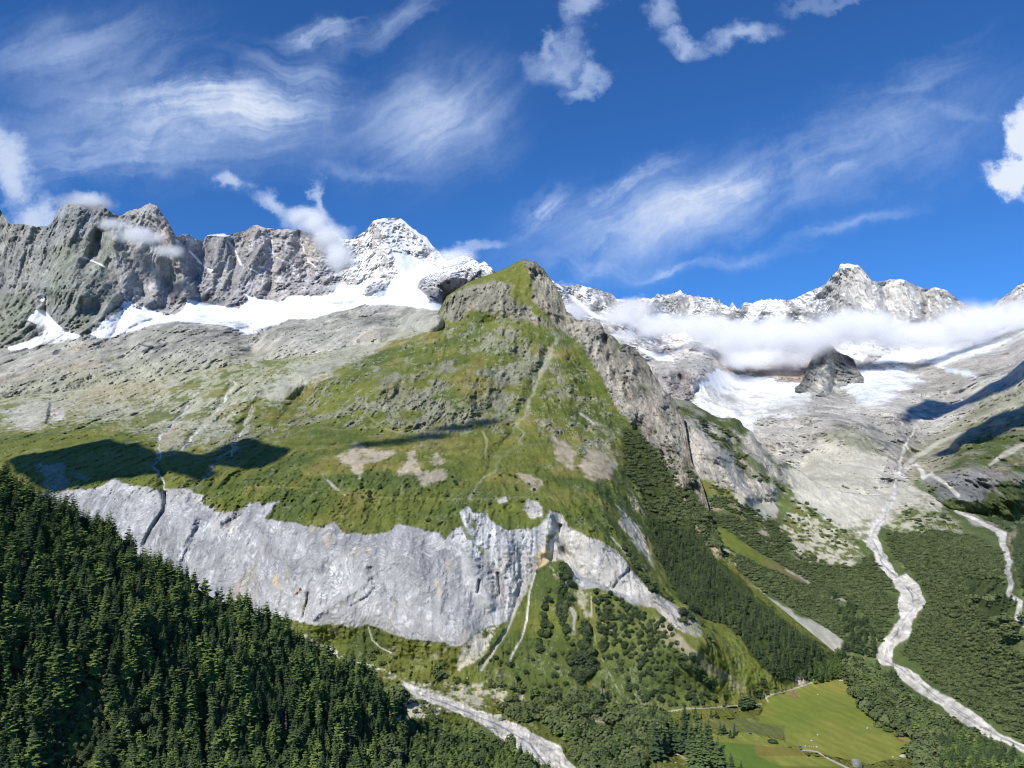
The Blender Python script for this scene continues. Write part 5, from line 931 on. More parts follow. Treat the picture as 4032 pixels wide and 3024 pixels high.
for k, L_ in SPECIES.items():
    for i, d in enumerate(L_): d['trunk'] = trunk_mesh(k + '_trunk', {'pine': .5, 'alder': .35, 'broad': .6}.get(k, .95), TR[k], M_DEAD if k == 'dead' else M_BARK, i)
NAME = {'spruce': 'spruce_tree', 'larch': 'larch_tree', 'dead': 'dead_tree', 'pine': 'pine_bush', 'alder': 'alder_bush', 'broad': 'leafy_tree', 'fir': 'young_spruce'}
def plant(kind, var, p, h, rot, label, cat, group=None, wide=1.0, parts=True):
    d = SPECIES[kind][var % len(SPECIES[kind])]
    if parts:
        r = bpy.data.objects.new(NAME[kind], None); r.empty_display_size = .2
    else: r = bpy.data.objects.new(NAME[kind], d['crown'])
    C.objects.link(r); r.location = tuple(p); r.rotation_euler = (0, 0, rot); r.scale = (h * wide, h * wide, h)
    r['label'] = label; r['category'] = cat
    if group: r['group'] = group
    if parts:
        for nm in ('trunk', 'crown'):
            c = bpy.data.objects.new(nm, d[nm]); C.objects.link(c); c.parent = r
            if nm == 'crown': d.setdefault('ob', c)
    return r

rg = np.random.default_rng(5)
def scatter(s, regions):
    """regions: (outline, ground area per plant, {kind: share}, hmin, hmax, feather, clumping); later ones replace earlier ones"""
    P = s.P; du = P[:-1, 1:] - P[:-1, :-1]; dv = P[1:, :-1] - P[:-1, :-1]; area = np.linalg.norm(np.cross(du, dv), axis=-1)
    x = s.wx[:-1, :-1]; y = s.wy[:-1, :-1]; own = np.full(x.shape, -1); den = np.zeros(x.shape)
    n_ = s.f('clump', s.unit * 28, 4, 55, gain=.6)[:-1, :-1]
    for i, r in enumerate(regions):
        k = inbox(x, y, r[0], 30)
        m = np.zeros(x.shape); m[k] = sst(poly_sd(x[k], y[k], r[0]), -r[5], r[5])
        own = np.where(m > .02, i, own); cl_ = r[6]
        dd = m / max(r[1], 1e-3) * (sst(n_, cl_ - .18, cl_ + .18) * (1.0 if cl_ < -.5 else 1.25) if cl_ > -.9 else 1)
        den = np.where(m > .02, dd + den * (1 - m) * 0, den)
    cnt = rg.poisson(np.clip(area * den, 0, 6)); cnt[s.sunk[:-1, :-1]] = 0
    j = np.repeat(np.arange(cnt.size), cnt.ravel()); a = rg.random(len(j))[:, None]; b = rg.random(len(j))[:, None]
    fl = lambda A: A.reshape(-1, 3)[j]
    Q = fl(P[:-1, :-1]) + a * fl(du) + b * fl(dv); reg = own.ravel()[j]
    H = np.zeros(len(j)); K = np.empty(len(j), object)
    for i, r in enumerate(regions):
        q = reg == i; n = q.sum(); u = rg.random(n); H[q] = r[3] + (r[4] - r[3]) * u ** 1.3
        ks = list(r[2]); pr = np.array([r[2][k] for k in ks], float); K[q] = np.array(ks, object)[rg.choice(len(ks), n, p=pr / pr.sum())]
    return Q, H, K
def in_frame(Q, pad=60):
    u, v, d = project(Q); return (u > -pad) & (u < 4032 + pad) & (v > -pad) & (v < 3024 + pad * 3) & (d > 0), u, v, d
STUFF = []
def stuff(name, label, Q, H, K, wide=1.0):
    """everything nobody could count, in one object: instances of the crowns that stand as single trees"""
    if not len(Q): return
    me = bpy.data.meshes.new(name); me.vertices.add(len(Q)); me.vertices.foreach_set('co', Q.reshape(-1).astype(np.float32))
    kinds = sorted(set(K)); code = []; srcs = []
    for k in kinds:
        for i, d in enumerate(SPECIES[k]): srcs.append((k, i, d)); code.append(k)
    idx = np.zeros(len(Q), np.int32); base = 0
    for k in kinds:
        n = len(SPECIES[k]); q = K == k; idx[q] = base + rg.integers(0, n, q.sum()); base += n
    a = me.attributes.new('which', 'INT', 'POINT'); a.data.foreach_set('value', idx)
    sc = np.stack([H * wide * rg.uniform(.85, 1.2, len(H)), H * wide * rg.uniform(.85, 1.2, len(H)), H], -1).astype(np.float32)
    a = me.attributes.new('size', 'FLOAT_VECTOR', 'POINT'); a.data.foreach_set('vector', sc.ravel())
    ro = np.stack([rg.normal(0, .03, len(H)), rg.normal(0, .03, len(H)), rg.uniform(0, 6.28, len(H))], -1).astype(np.float32)
    a = me.attributes.new('turn', 'FLOAT_VECTOR', 'POINT'); a.data.foreach_set('vector', ro.ravel())
    o = bpy.data.objects.new(name, me); C.objects.link(o); o['kind'] = 'stuff'; o['label'] = label
    ng = bpy.data.node_groups.new(name, 'GeometryNodeTree'); ng.interface.new_socket('Geometry', in_out='INPUT', socket_type='NodeSocketGeometry'); ng.interface.new_socket('Geometry', in_out='OUTPUT', socket_type='NodeSocketGeometry')
    gi = ng.nodes.new('NodeGroupInput'); go_ = ng.nodes.new('NodeGroupOutput'); jn = ng.nodes.new('GeometryNodeJoinGeometry')
    def named(nm, ty):
        nd = ng.nodes.new('GeometryNodeInputNamedAttribute'); nd.data_type = ty; nd.inputs['Name'].default_value = nm; return nd.outputs['Attribute']
    wh, sz, tn = named('which', 'INT'), named('size', 'FLOAT_VECTOR'), named('turn', 'FLOAT_VECTOR')
    for i, (k, v, d) in enumerate(srcs):
        oi = ng.nodes.new('GeometryNodeObjectInfo'); oi.inputs['Object'].default_value = d['ob']; oi.inputs['As Instance'].default_value = True
        cm = ng.nodes.new('FunctionNodeCompare'); cm.data_type = 'INT'; cm.operation = 'EQUAL'; ng.links.new(wh, cm.inputs[2]); cm.inputs[3].default_value = i
        ip = ng.nodes.new('GeometryNodeInstanceOnPoints'); ng.links.new(gi.outputs[0], ip.inputs['Points']); ng.links.new(cm.outputs[0], ip.inputs['Selection']); ng.links.new(oi.outputs['Geometry'], ip.inputs['Instance'])
        ng.links.new(tn, ip.inputs['Rotation']); ng.links.new(sz, ip.inputs['Scale']); ng.links.new(ip.outputs[0], jn.inputs[0])
    ng.links.new(jn.outputs[0], go_.inputs[0]); md = o.modifiers.new('scatter', 'NODES'); md.node_group = ng
    print('STUFF', name, len(Q)); return o

# ---- the forest on the near slope
hill = [(-500, 1700), (0, 1870), (200, 1985), (400, 2075), (600, 2225), (850, 2350), (1100, 2475), (1250, 2570), (1430, 2650), (1560, 2750), (1600, 2790), (1560, 2850), (1500, 2900), (1460, 3500), (-500, 3500)]
mixed = {'spruce': .62, 'larch': .36, 'dead': .014}
lowwood = [(1500, 2900), (1600, 2860), (1720, 2890), (1850, 2925), (2080, 3010), (2300, 3200), (2300, 3500), (1460, 3500)]
QF, HF, KF = scatter(FH, [(hill, 42, mixed, 9, 29, 6, -.36), (lowwood, 40, {'spruce': .42, 'larch': .5, 'broad': .08}, 13, 25, 6, -1), ([(70, 3300), (170, 2980), (235, 2820), (375, 2680), (405, 2700), (400, 2880), (350, 3050), (330, 3300)], 22, {'broad': 1}, 4, 7.5, 6, -1),
    ([(760, 2375), (840, 2345), (860, 2395), (800, 2425)], 600, {'larch': .5, 'broad': .5}, 6, 12, 6, -1), ([(1480, 2740), (1560, 2750), (1600, 2790), (1540, 2800)], 160, {'broad': 1}, 6, 12, 6, -1), ([(500, 2900), (560, 2850), (620, 2930), (560, 2990)], 120, {'broad': .7, 'larch': .3}, 9, 15, 8, -1)])
ok, u_, v_, d_ = in_frame(QF); vt = v_ - HF / d_ * FPX
size = HF / d_; size[~ok | (vt > 2990) | (u_ < 5) | (u_ > 4027)] = 0
order = np.argsort(-size); pick = order[:286]
rest = np.ones(len(QF), bool); rest[pick] = False
LAB = {'spruce': ('dark green narrow spruce in the dense forest on the near hillside', 'spruce tree', 'dark spruces of the near forest'), 'larch': ('lighter green feathery larch among the dark spruces of the near forest', 'larch tree', 'light green larches of the near forest'),
       'dead': ('bare grey-brown dead spruce among the green trees of the near forest', 'dead tree', 'dead trees of the near forest'), 'broad': ('round leafy tree between conifers at the foot of the near forest', 'leafy tree', 'leafy trees of the near forest')}
for kd in SPECIES:                       # make sure every sort stands at least once for each variant
    pass
vcount = {}
for j in pick:
    k = KF[j]; vcount[k] = vcount.get(k, -1) + 1; v = vcount[k]
    plant(k, v, QF[j], HF[j], rg.uniform(0, 6.28), *LAB[k], wide=float(rg.uniform(.85, 1.2)))

# ---- trees one can tell apart around the hay meadow
def stand(kind, var, x, y, px, label, cat, group=None, wide=1.0):
    p = MN.hit(x, y); h = px / FPX * p[1] * 1.05; return plant(kind, var, p, h, rg.uniform(0, 6.28), label, cat, group, wide)
stand('spruce', 1, 2836, 2892, 47, 'narrow pair-leading spruce alone on the grey-brown strip of the meadow', 'spruce tree', None, 1.2); stand('spruce', 3, 2852, 2890, 38, 'shorter spruce touching the taller one on the grey-brown meadow strip', 'spruce tree', None, 1.3)
stand('spruce', 0, 2890, 2896, 48, 'slim taller spruce behind a squat one on the open meadow', 'spruce tree', None, 1.2); stand('spruce', 2, 2876, 2906, 36, 'squat dark spruce in front of a slimmer one on the open meadow', 'spruce tree', None, 1.7)
stand('spruce', 1, 2696, 2838, 58, 'dark spruce left of the fan-foot track bend, standing apart', 'spruce tree', None, 1.3); stand('spruce', 2, 2742, 2836, 62, 'pointed spruce just below the track where bushes gather', 'spruce tree', None, 1.2); stand('spruce', 0, 2798, 2828, 32, 'small lone spruce between the track and the grey field', 'spruce tree', None, 1.4); stand('spruce', 3, 2820, 2826, 26, 'smallest of the lone spruces above the grey field', 'spruce tree', None, 1.4)
clump = [(2455, 2990, 120), (2500, 2960, 80), (2470, 2900, 70), (2530, 2890, 74), (2560, 2850, 70), (2585, 2990, 150), (2620, 2980, 130), (2650, 2968, 110), (2660, 2900, 70), (2700, 2960, 150), (2722, 2990, 165), (2748, 2975, 150), (2765, 3010, 160), (2790, 2965, 120), (2800, 3020, 120), (2828, 3024, 110), (2850, 3035, 90), (2880, 3045, 75), (2780, 2900, 60), (2640, 2870, 64), (2600, 2880, 60), (2560, 2930, 70), (2425, 3000, 90), (2730, 3040, 120), (2760, 3060, 120), (2920, 3060, 60)]
for i, (x, y, h) in enumerate(clump): stand('spruce', i, x, y, h, 'tall dark spruce in the clump where the farm tracks meet the meadow', 'spruce tree', 'spruces of the clump beside the meadow', 1.0 + .25 * ((i * 37) % 5) / 5)
stand('broad', 0, 2945, 2800, 44, 'wide grey-green leafy bush beside the track bend at the meadow edge', 'bush', None, 2.0); stand('broad', 1, 3640, 3010, 62, 'round dark leafy tree at the lower right corner of the hay meadow', 'leafy tree', None, 1.5)
stand('pine', 1, 3045, 2925, 14, 'low dark bush lying in the brownish field strip', 'bush', None, 2.4); stand('broad', 1, 1575, 2790, 80, 'big round leafy tree where the near forest ends at the stream', 'leafy tree', None, 1.4)

# ---- pines of the fan
fan1 = [(2318, 2335), (2373, 2330), (2497, 2395), (2572, 2425), (2646, 2495), (2721, 2580), (2796, 2670), (2820, 2760), (2736, 2785), (2497, 2770), (2448, 2672), (2388, 2598), (2350, 2498), (2345, 2399)]
st1 = [(2205, 2235), (2240, 2240), (2255, 2320), (2230, 2400), (2215, 2330)]; st2 = [(2190, 2300), (2230, 2310), (2225, 2470), (2250, 2540), (2230, 2550), (2200, 2460)]; st3 = [(2130, 2340), (2160, 2320), (2155, 2440), (2170, 2460), (2120, 2560), (2105, 2560), (2135, 2460)]
st4 = [(2290, 2460), (2320, 2460), (2330, 2540), (2360, 2640), (2340, 2660), (2300, 2700), (2250, 2680), (2250, 2560), (2290, 2530)]; st5 = [(1900, 2620), (2010, 2620), (2020, 2700), (2100, 2740), (2350, 2730), (2550, 2790), (2580, 2830), (2300, 2790), (2100, 2760), (1900, 2690)]
st6 = [(2175, 2650), (2240, 2650), (2220, 2700), (2180, 2700)]; stx = [(1880, 2560), (2150, 2560), (2400, 2660), (2450, 2780), (2100, 2740), (1900, 2650)]
pn = {'pine': .9, 'fir': .1}
rim = [(2440, 2150), (2470, 2180), (2560, 2300), (2680, 2380), (2730, 2440), (2700, 2440), (2580, 2350), (2500, 2260)]
meadowdots = [(1400, 1830), (1700, 1880), (1900, 1830), (2150, 1900), (2300, 2050), (2200, 2060), (1950, 2060), (1500, 2050), (1250, 1880)]
Q1, H1, K1 = scatter(MN, [(meadowdots, 6500, pn, 5, 9, 20, -.95), (stx, 620, pn, 5, 8, 16, -.95), (fan1, 88, pn, 4.5, 9.5, 12, -.45), (st1, 60, pn, 8, 14, 4, -.2), (st2, 60, pn, 8, 15, 4, -.3), (st3, 70, pn, 8, 13, 4, -.2), (st4, 60, pn, 9, 16, 6, -.2), (st6, 70, pn, 8, 13, 5, -.3), (rim, 90, pn, 7, 12, 6, 0)])
ok, u_, v_, d_ = in_frame(Q1); sz_ = np.where(ok, H1 / d_, 0); pick1 = np.argsort(-sz_)[:300]; r1 = np.ones(len(Q1), bool); r1[pick1] = False
n_ = 0
for j in pick1:
    k = K1[j]; plant(k, n_, Q1[j], H1[j], rg.uniform(0, 6.28), *(('round dark mountain pine dotted over the green fan below the pale cliff', 'pine bush', 'mountain pines on the fan') if k == 'pine' else ('small pointed spruce among the round pines of the fan', 'spruce tree', 'small spruces on the fan')), wide=float(rg.uniform(.9, 1.3)), parts=(n_ < 12 or k == 'fir'))
    n_ += 1
for k in SPECIES:
    for i, d in enumerate(SPECIES[k]):
        if 'ob' not in d and k not in ('alder',):
            print('need', k, i)
# alder bushes at the meadow edge give the thicket its shapes
for i, (x, y) in enumerate(((3455, 2862), (3492, 2880), (3545, 2897))):
    p = MN.hit(x, y); plant('alder', i, p, 9, i * 1.3, ('first', 'middle', 'last')[i] + ' low alder bush along the straight lower edge of the hay meadow', 'bush', None, 1.2)
# ---- what nobody could count
band = [(2455, 1700), (2504, 1680), (2560, 1740), (2629, 1830), (2667, 1930), (2740, 2060), (2800, 2190), (2860, 2225), (3014, 2375), (3280, 2590), (3360, 2650), (3300, 2645), (3150, 2680), (3090, 2697), (3034, 2660), (2955, 2585), (2875, 2478), (2802, 2439), (2721, 2400), (2667, 2330), (2634, 2260), (2600, 2190), (2575, 2121), (2545, 2010), (2510, 1930), (2470, 1860)]
band_up = [(2455, 1700), (2504, 1680), (2560, 1740), (2629, 1830), (2667, 1930), (2740, 2060), (2700, 2080), (2600, 2060), (2545, 2010), (2510, 1930), (2470, 1860)]
valleywood = [(1660, 2700), (1880, 2700), (2100, 2790), (2350, 2800), (2500, 2800), (2620, 2830), (2560, 2960), (2500, 3050), (2330, 3060), (2220, 2950), (2140, 2880), (2000, 2820), (1850, 2770)]
rwood = [(3366, 2690), (3321, 2650), (3330, 2580), (3440, 2600), (3540, 2680), (3640, 2750), (3760, 2850), (3900, 2920), (4100, 3020), (4100, 3200), (3700, 3200), (3640, 3030), (3600, 2985), (3634, 2935), (3595, 2905), (3520, 2872), (3450, 2835), (3420, 2795), (3378, 2735)]
Q2, H2, K2 = scatter(MN, [([(1300, 2540), (1700, 2600), (1900, 2640), (1900, 2700), (1600, 2660), (1350, 2590)], 420, {'alder': .6, 'fir': .4}, 5, 12, 10, 0), (stx, 900, {'fir': .4, 'alder': .6}, 4, 9, 16, -.95), (st5, 62, {'fir': .75, 'larch': .15, 'alder': .1}, 9, 18, 6, -.15),
    ([(1700, 2620), (1900, 2600), (2000, 2640), (2100, 2740), (1950, 2740), (1700, 2690)], 110, {'fir': .45, 'alder': .55}, 6, 13, 10, .0), (valleywood, 48, {'alder': .5, 'larch': .25, 'fir': .2, 'broad': .05}, 8, 19, 8, -.1), ([(1560, 2640), (1700, 2690), (2060, 2740), (2060, 2800), (1850, 2790), (1650, 2740)], 170, {'alder': .6, 'fir': .4}, 5, 11, 8, .05),
    ([(1540, 2760), (1620, 2750), (1760, 2800), (1850, 2850), (1720, 2860), (1600, 2850)], 130, {'alder': .6, 'larch': .4}, 6, 14, 8, .1), ([(2740, 2000), (2790, 2020), (2830, 2100), (2850, 2195), (2800, 2190), (2740, 2080)], 60, {'alder': .7, 'fir': .3}, 6, 11, 6, -.2), ([(2570, 1690), (2640, 1680), (2690, 1800), (2780, 1980), (2700, 2000), (2620, 1850)], 210, {'alder': .8, 'fir': .2}, 5, 10, 8, .12), ([(2690, 1900), (2760, 1930), (2800, 2030), (2850, 2190), (2770, 2180), (2700, 2050)], 80, {'alder': .6, 'fir': .4}, 6, 12, 8, -.05), (band, 62, {'fir': .85, 'spruce': .15}, 10, 19, 7, -.35), (band_up, 60, {'alder': .75, 'fir': .25}, 6, 10, 7, -.1),
    ([(3160, 2640), (3300, 2590), (3400, 2650), (3340, 2655), (3230, 2680)], 60, {'spruce': .5, 'larch': .5}, 12, 24, 6, -.3), (rwood, 52, {'alder': .45, 'broad': .15, 'larch': .18, 'fir': .22}, 10, 22, 6, -.5), ([(3700, 2930), (4100, 3000), (4100, 3200), (3700, 3200)], 60, {'spruce': .8, 'larch': .2}, 16, 28, 8, -.5),
    ([(2600, 2300), (2680, 2380), (2750, 2440), (2880, 2480), (2950, 2590), (3030, 2660), (3060, 2720), (2960, 2700), (2800, 2560), (2660, 2420)], 420, {'fir': .5, 'alder': .5}, 5, 11, 10, .0), ([(2940, 2680), (3010, 2690), (3020, 2750), (2960, 2740)], 60, {'fir': 1}, 10, 18, 6, -.3)])
sg = {'alder': .93, 'fir': .07}
Q3, H3, K3 = scatter(SP, [([(2720, 1640), (2850, 1700), (3000, 1850), (3080, 1930), (2960, 1880), (2850, 1780)], 150, {'alder': 1}, 5, 9, 10, .05), ([(2800, 1900), (3060, 2060), (3140, 2180), (3350, 2230), (3430, 2190), (3500, 2280), (3540, 2400), (3470, 2600), (3300, 2560), (3020, 2350), (2850, 2180), (2790, 2000)], 34, sg, 3, 6.5, 14, -.15),
    ([(3060, 2190), (3260, 2240), (3440, 2290), (3520, 2400), (3450, 2580), (3300, 2540), (3200, 2450), (3100, 2380), (3000, 2300)], 20, sg, 3, 6.3, 14, -.9), ([(3130, 1930), (3300, 2060), (3400, 2180), (3300, 2230), (3150, 2150), (3080, 2060)], 330, sg, 4, 7, 10, .05), ([(3560, 1990), (3640, 1960), (3780, 2080), (3700, 2110), (3560, 2090)], 260, sg, 4, 7, 10, .05),
    ([(3500, 2110), (3650, 2090), (3840, 2110), (3940, 2180), (3960, 2400), (4000, 2480), (4400, 2600), (4400, 3150), (4100, 2960), (3960, 2880), (3840, 2790), (3740, 2730), (3640, 2640), (3560, 2570), (3640, 2430), (3670, 2350), (3620, 2270), (3540, 2200), (3480, 2150)], 22, {'alder': .93, 'fir': .07}, 3, 6.5, 12, -.4),
    ([(3270, 2320), (3400, 2420), (3470, 2520), (3450, 2600), (3520, 2640), (3560, 2700), (3420, 2680), (3300, 2600), (3330, 2500)], 62, {'fir': .8, 'spruce': .2}, 12, 21, 8, -.2), ([(3800, 2280), (3950, 2300), (4010, 2400), (4100, 2500), (4060, 2620), (3920, 2480)], 80, {'fir': .9, 'alder': .1}, 10, 17, 14, .0), ([(4010, 2040), (4100, 2000), (4200, 2300), (4040, 2380), (3995, 2200)], 70, {'fir': 1}, 12, 20, 8, -.2),
    ([(3880, 1990), (3960, 1990), (4000, 2060), (3960, 2110), (3900, 2060)], 150, {'fir': 1}, 8, 14, 8, .0), ([(2480, 1500), (2480, 2600), (2780, 2600), (2780, 1990), (2700, 1900)], 9e9, sg, 5, 6, 2, 0)])
scree_l = [(2800, 2190), (2845, 2205), (2940, 2280), (3014, 2340), (3140, 2410), (3230, 2460), (3320, 2520), (3310, 2550), (3260, 2570), (3220, 2530), (3100, 2450), (2990, 2390), (2880, 2300)]
stripe = [(2810, 2060), (2850, 2080), (2960, 2160), (3080, 2230), (3200, 2300), (3160, 2300), (3060, 2250), (2960, 2210), (2840, 2140)]
for p_ in (river_r, scree_l, stripe):
    pu, pv, _ = project(Q3); keep = poly_sd(pu, pv, p_) < -3; Q3, H3, K3 = Q3[keep], H3[keep], K3[keep]
pu, pv, _ = project(Q3); dd_, _, _ = line_d(pu, pv, river_b); keep = (dd_ > 14) & ~((pv > lin(top_m[-5:], pu)) & (pu > 3400) & (poly_sd(pu, pv, band) > 0)); Q3, H3, K3 = Q3[keep], H3[keep], K3[keep]
pu, pv, _ = project(Q2); keep = (poly_sd(pu, pv, river_l) < -3) & (poly_sd(pu, pv, river_r) < -4) & (poly_sd(pu, pv, scree_l) < 0); Q2, H2, K2 = Q2[keep], H2[keep], K2[keep]
# a few single trees to take the shapes of the crowds from
for k in ('fir', 'broad', 'larch', 'spruce', 'pine', 'dead'):
    for i, d in enumerate(SPECIES[k]):
        if 'ob' not in d:
            c = np.where(K2 == k)[0]
            if len(c):
                j = c[len(c) // (i + 2)]; plant(k, i, Q2[j], H2[j], 1.0, 'small %s at the edge of the wooded slope' % NAME[k].replace('_', ' '), NAME[k].replace('_', ' '), 'trees at the edge of the far wood')
stuff('forest', 'the rest of the dense spruce and larch forest on the near hillside', QF[rest], HF[rest], KF[rest])
if r1.any(): stuff('pine_scrub', 'remaining dark pines scattered over the fan and meadow', Q1[r1], H1[r1], K1[r1], 1.1)
stuff('valley_wood', 'conifers and alders covering the valley floor and the steep flank of the mountain', Q2, H2, K2, 1.1)
stuff('alder_scrub', 'dark green alder thicket on both sides of the pale river', Q3, H3, K3, 1.35)
print('TREES', time.time() - T0)

# ================================================================== CLOUDS, THEIR SHADOWS, AND AIR
def volume_cloud(name, label, blobs, dens, noise_size=170.0, wob=.55, aniso=-.2, edge=1.1, world=None):
    """blobs: (x, y, rx, ry, D, depth radius); one closed body of vapour round them"""
    cs = []
    for (x, y, rx, ry, D, rd) in blobs:
        c = at(x, y, D); k = D / FPX; cs.append((c, (rx * k, rd, ry * k)))
    if world: cs = world
    lo = np.min([c - np.array(r) * 1.25 for c, r in cs], 0); hi = np.max([c + np.array(r) * 1.25 for c, r in cs], 0)
    me = bpy.data.meshes.new(name); v = [(a, b, c) for a in (lo[0], hi[0]) for b in (lo[1], hi[1]) for c in (lo[2], hi[2])]
    me.from_pydata(v, [], [(0, 1, 3, 2), (4, 6, 7, 5), (0, 4, 5, 1), (2, 3, 7, 6), (0, 2, 6, 4), (1, 5, 7, 3)]); me.update()
    m = bpy.data.materials.new(name); m.use_nodes = True; t = NT(m.node_tree); t.n.clear()
    pos = t.new('ShaderNodeNewGeometry').outputs['Position']
    n = t.noise(pos, 1 / noise_size, 6, .66); best = None
    for c, r in cs:
        q = t.vm('MULTIPLY', t.vm('SUBTRACT', pos, tuple(float(a) for a in c)), tuple(1 / a for a in r))
        l = t.new('ShaderNodeVectorMath', dict(operation='LENGTH'), i0=q).outputs['Value']
        e = t.m('SUBTRACT', 1.0, l); best = e if best is None else t.m('SMOOTH_MAX', best, e, 0.3)
    d = t.m('ADD', best, t.m('MULTIPLY', t.m('SUBTRACT', n, .5), wob * 3.0))
    dn = t.m('MULTIPLY', t.mr(d, 0.0, edge), dens)
    pv = t.new('ShaderNodeVolumePrincipled', None, Density=dn, Anisotropy=aniso); pv.inputs['Color'].default_value = (.995, .995, .998, 1)
    t.new('ShaderNodeOutputMaterial', None, Volume=pv.outputs[0]); me.materials.append(m)
    o = bpy.data.objects.new(name, me); C.objects.link(o); o['kind'] = 'stuff'; o['label'] = label; return o
volume_cloud('clouds', 'long bank of white cloud lying across the snowy range', [(2460, 1260, 130, 55, 5950, 160), (2580, 1290, 150, 60, 5850, 180), (2760, 1290, 210, 75, 5700, 240), (2960, 1330, 240, 90, 5500, 300), (3130, 1330, 240, 95, 5450, 300), (3000, 1410, 200, 60, 5400, 200), (3380, 1290, 260, 78, 5500, 300), (3600, 1310, 230, 80, 5450, 280), (3860, 1275, 260, 90, 5300, 280), (4100, 1265, 260, 92, 5200, 280)], .025, 250, .80, edge=1.3)
volume_cloud('clouds', 'thin grey cloud wisp across the dark left peaks', [(440, 880, 90, 34, 4980, 90), (550, 930, 130, 48, 4980, 110), (660, 990, 80, 34, 5000, 90)], .022, 110, .5)
volume_cloud('clouds', 'small cloud cap on the leftmost summit', [(340, 800, 150, 55, 5330, 110), (280, 850, 90, 50, 5300, 80)], .02, 110, .5)
volume_cloud('mist', 'white mist rising in front of the notch beside the snowy summit', [(1290, 940, 90, 80, 5950, 120), (1335, 1020, 75, 90, 5850, 120), (1240, 880, 90, 60, 6000, 110), (1200, 850, 110, 50, 6050, 110)], .03, 130, .5)
volume_cloud('mist', 'soft mist behind the right shoulder of the green summit', [(2260, 1230, 110, 70, 5900, 160), (2480, 1220, 140, 60, 6100, 160), (2440, 1340, 90, 50, 5900, 120), (1790, 1010, 120, 40, 5500, 100)], .016, 150, .5)

# clouds outside the view whose shadows lie on the slopes
def shadow_cloud(name, label, sheet, outline, away, seed, thick=55.0):
    pts = np.array([sheet.hit(x, y) for x, y in outline]); s_ = np.array(SUN); u = np.cross(s_, [0, 0, 1.0]); u /= np.linalg.norm(u); v = np.cross(u, s_)
    c0 = pts.mean(0) + s_ * away; U = (pts - pts.mean(0)) @ u; W = (pts - pts.mean(0)) @ v
    n = 110; gu = np.linspace(U.min() - 30, U.max() + 30, n); gv = np.linspace(W.min() - 30, W.max() + 30, n); A, B = np.meshgrid(gu, gv)
    jit = fbm(np.stack([A, B, A * 0 + seed], -1), 160, 5, seed, gain=.6)
    sd = poly_sd(A.ravel(), B.ravel(), np.stack([U, W], 1)).reshape(A.shape) + jit * 26
    th = np.sqrt(np.clip(sd, 0, None)) * thick / math.sqrt(max(sd.max(), 1)); inside = sd > 0
    V = []; F = []; ids = {}
    for side in (1, -.35):
        nz = fbm(np.stack([A, B, A * 0 + side], -1), 60, 4, seed + 3)
        h = th * side * (1 + .5 * nz) + 1.0 * side
        for i in range(n):
            for j in range(n):
                if inside[i, j]: ids[(side, i, j)] = len(V); V.append(tuple(c0 + u * A[i, j] + v * B[i, j] + s_ * h[i, j]))
        for i in range(n - 1):
            for j in range(n - 1):
                q = [(side, i, j), (side, i, j + 1), (side, i + 1, j + 1), (side, i + 1, j)]
                if all(k in ids for k in q): F.append([ids[k] for k in (q if side > 0 else q[::-1])])
    me = bpy.data.meshes.new(name); me.from_pydata(V, [], F); me.update(); me.shade_smooth(); m, t, b = principled(name, 1.0, 0); b.inputs['Base Color'].default_value = (.85, .86, .88, 1); me.materials.append(m)
    o = bpy.data.objects.new(name, me); C.objects.link(o); o['kind'] = 'stuff'; o['label'] = label; print('SHADOW CLOUD', c0, len(V)); return o
shadow_cloud('clouds', 'passing cloud above the left meadow', MN, [(60, 1800), (250, 1765), (420, 1728), (520, 1745), (570, 1738), (640, 1778), (690, 1768), (790, 1792), (900, 1740), (1000, 1720), (1110, 1755), (1150, 1770), (1040, 1840), (960, 1850), (860, 1835), (850, 1880), (780, 1900), (660, 1860), (620, 1870), (440, 1890), (300, 1920), (200, 1945), (100, 1880), (20, 1820)], 2100, 3)
_c = []
for x_, y_, rx_, ry_ in ((1440, 1748, 110, 30), (1560, 1738, 120, 34), (1680, 1718, 130, 34), (1800, 1684, 110, 30), (1900, 1662, 90, 26)):
    p_ = MN.hit(x_, y_); _c.append((p_ + np.array(SUN) * 2500, (rx_ / FPX * p_[1] * 1.15, 60.0, 40.0)))
volume_cloud('clouds', 'thin passing cloud above the middle of the green slope', [], .07, 90, .4, world=_c)
shadow_cloud('clouds', 'unseen cloud shaped to shade the right-hand slope', FR, [(3540, 1665), (3560, 1610), (3640, 1570), (3790, 1565), (3880, 1525), (4032, 1420), (4300, 1290), (4300, 1450), (4032, 1500), (3900, 1560), (3790, 1600), (3700, 1645), (3620, 1655)], 4200, 8)  # added out of view, outline projected sunwards from the wanted shadow
shadow_cloud('clouds', 'second unseen cloud shaped to shade the right-hand slope', FR, [(3660, 1790), (3750, 1740), (3800, 1690), (3860, 1670), (3960, 1620), (4100, 1560), (4300, 1540), (4300, 1660), (4032, 1680), (3900, 1740), (3780, 1770), (3700, 1800)], 4200, 12)

print('AIR', time.time() - T0)

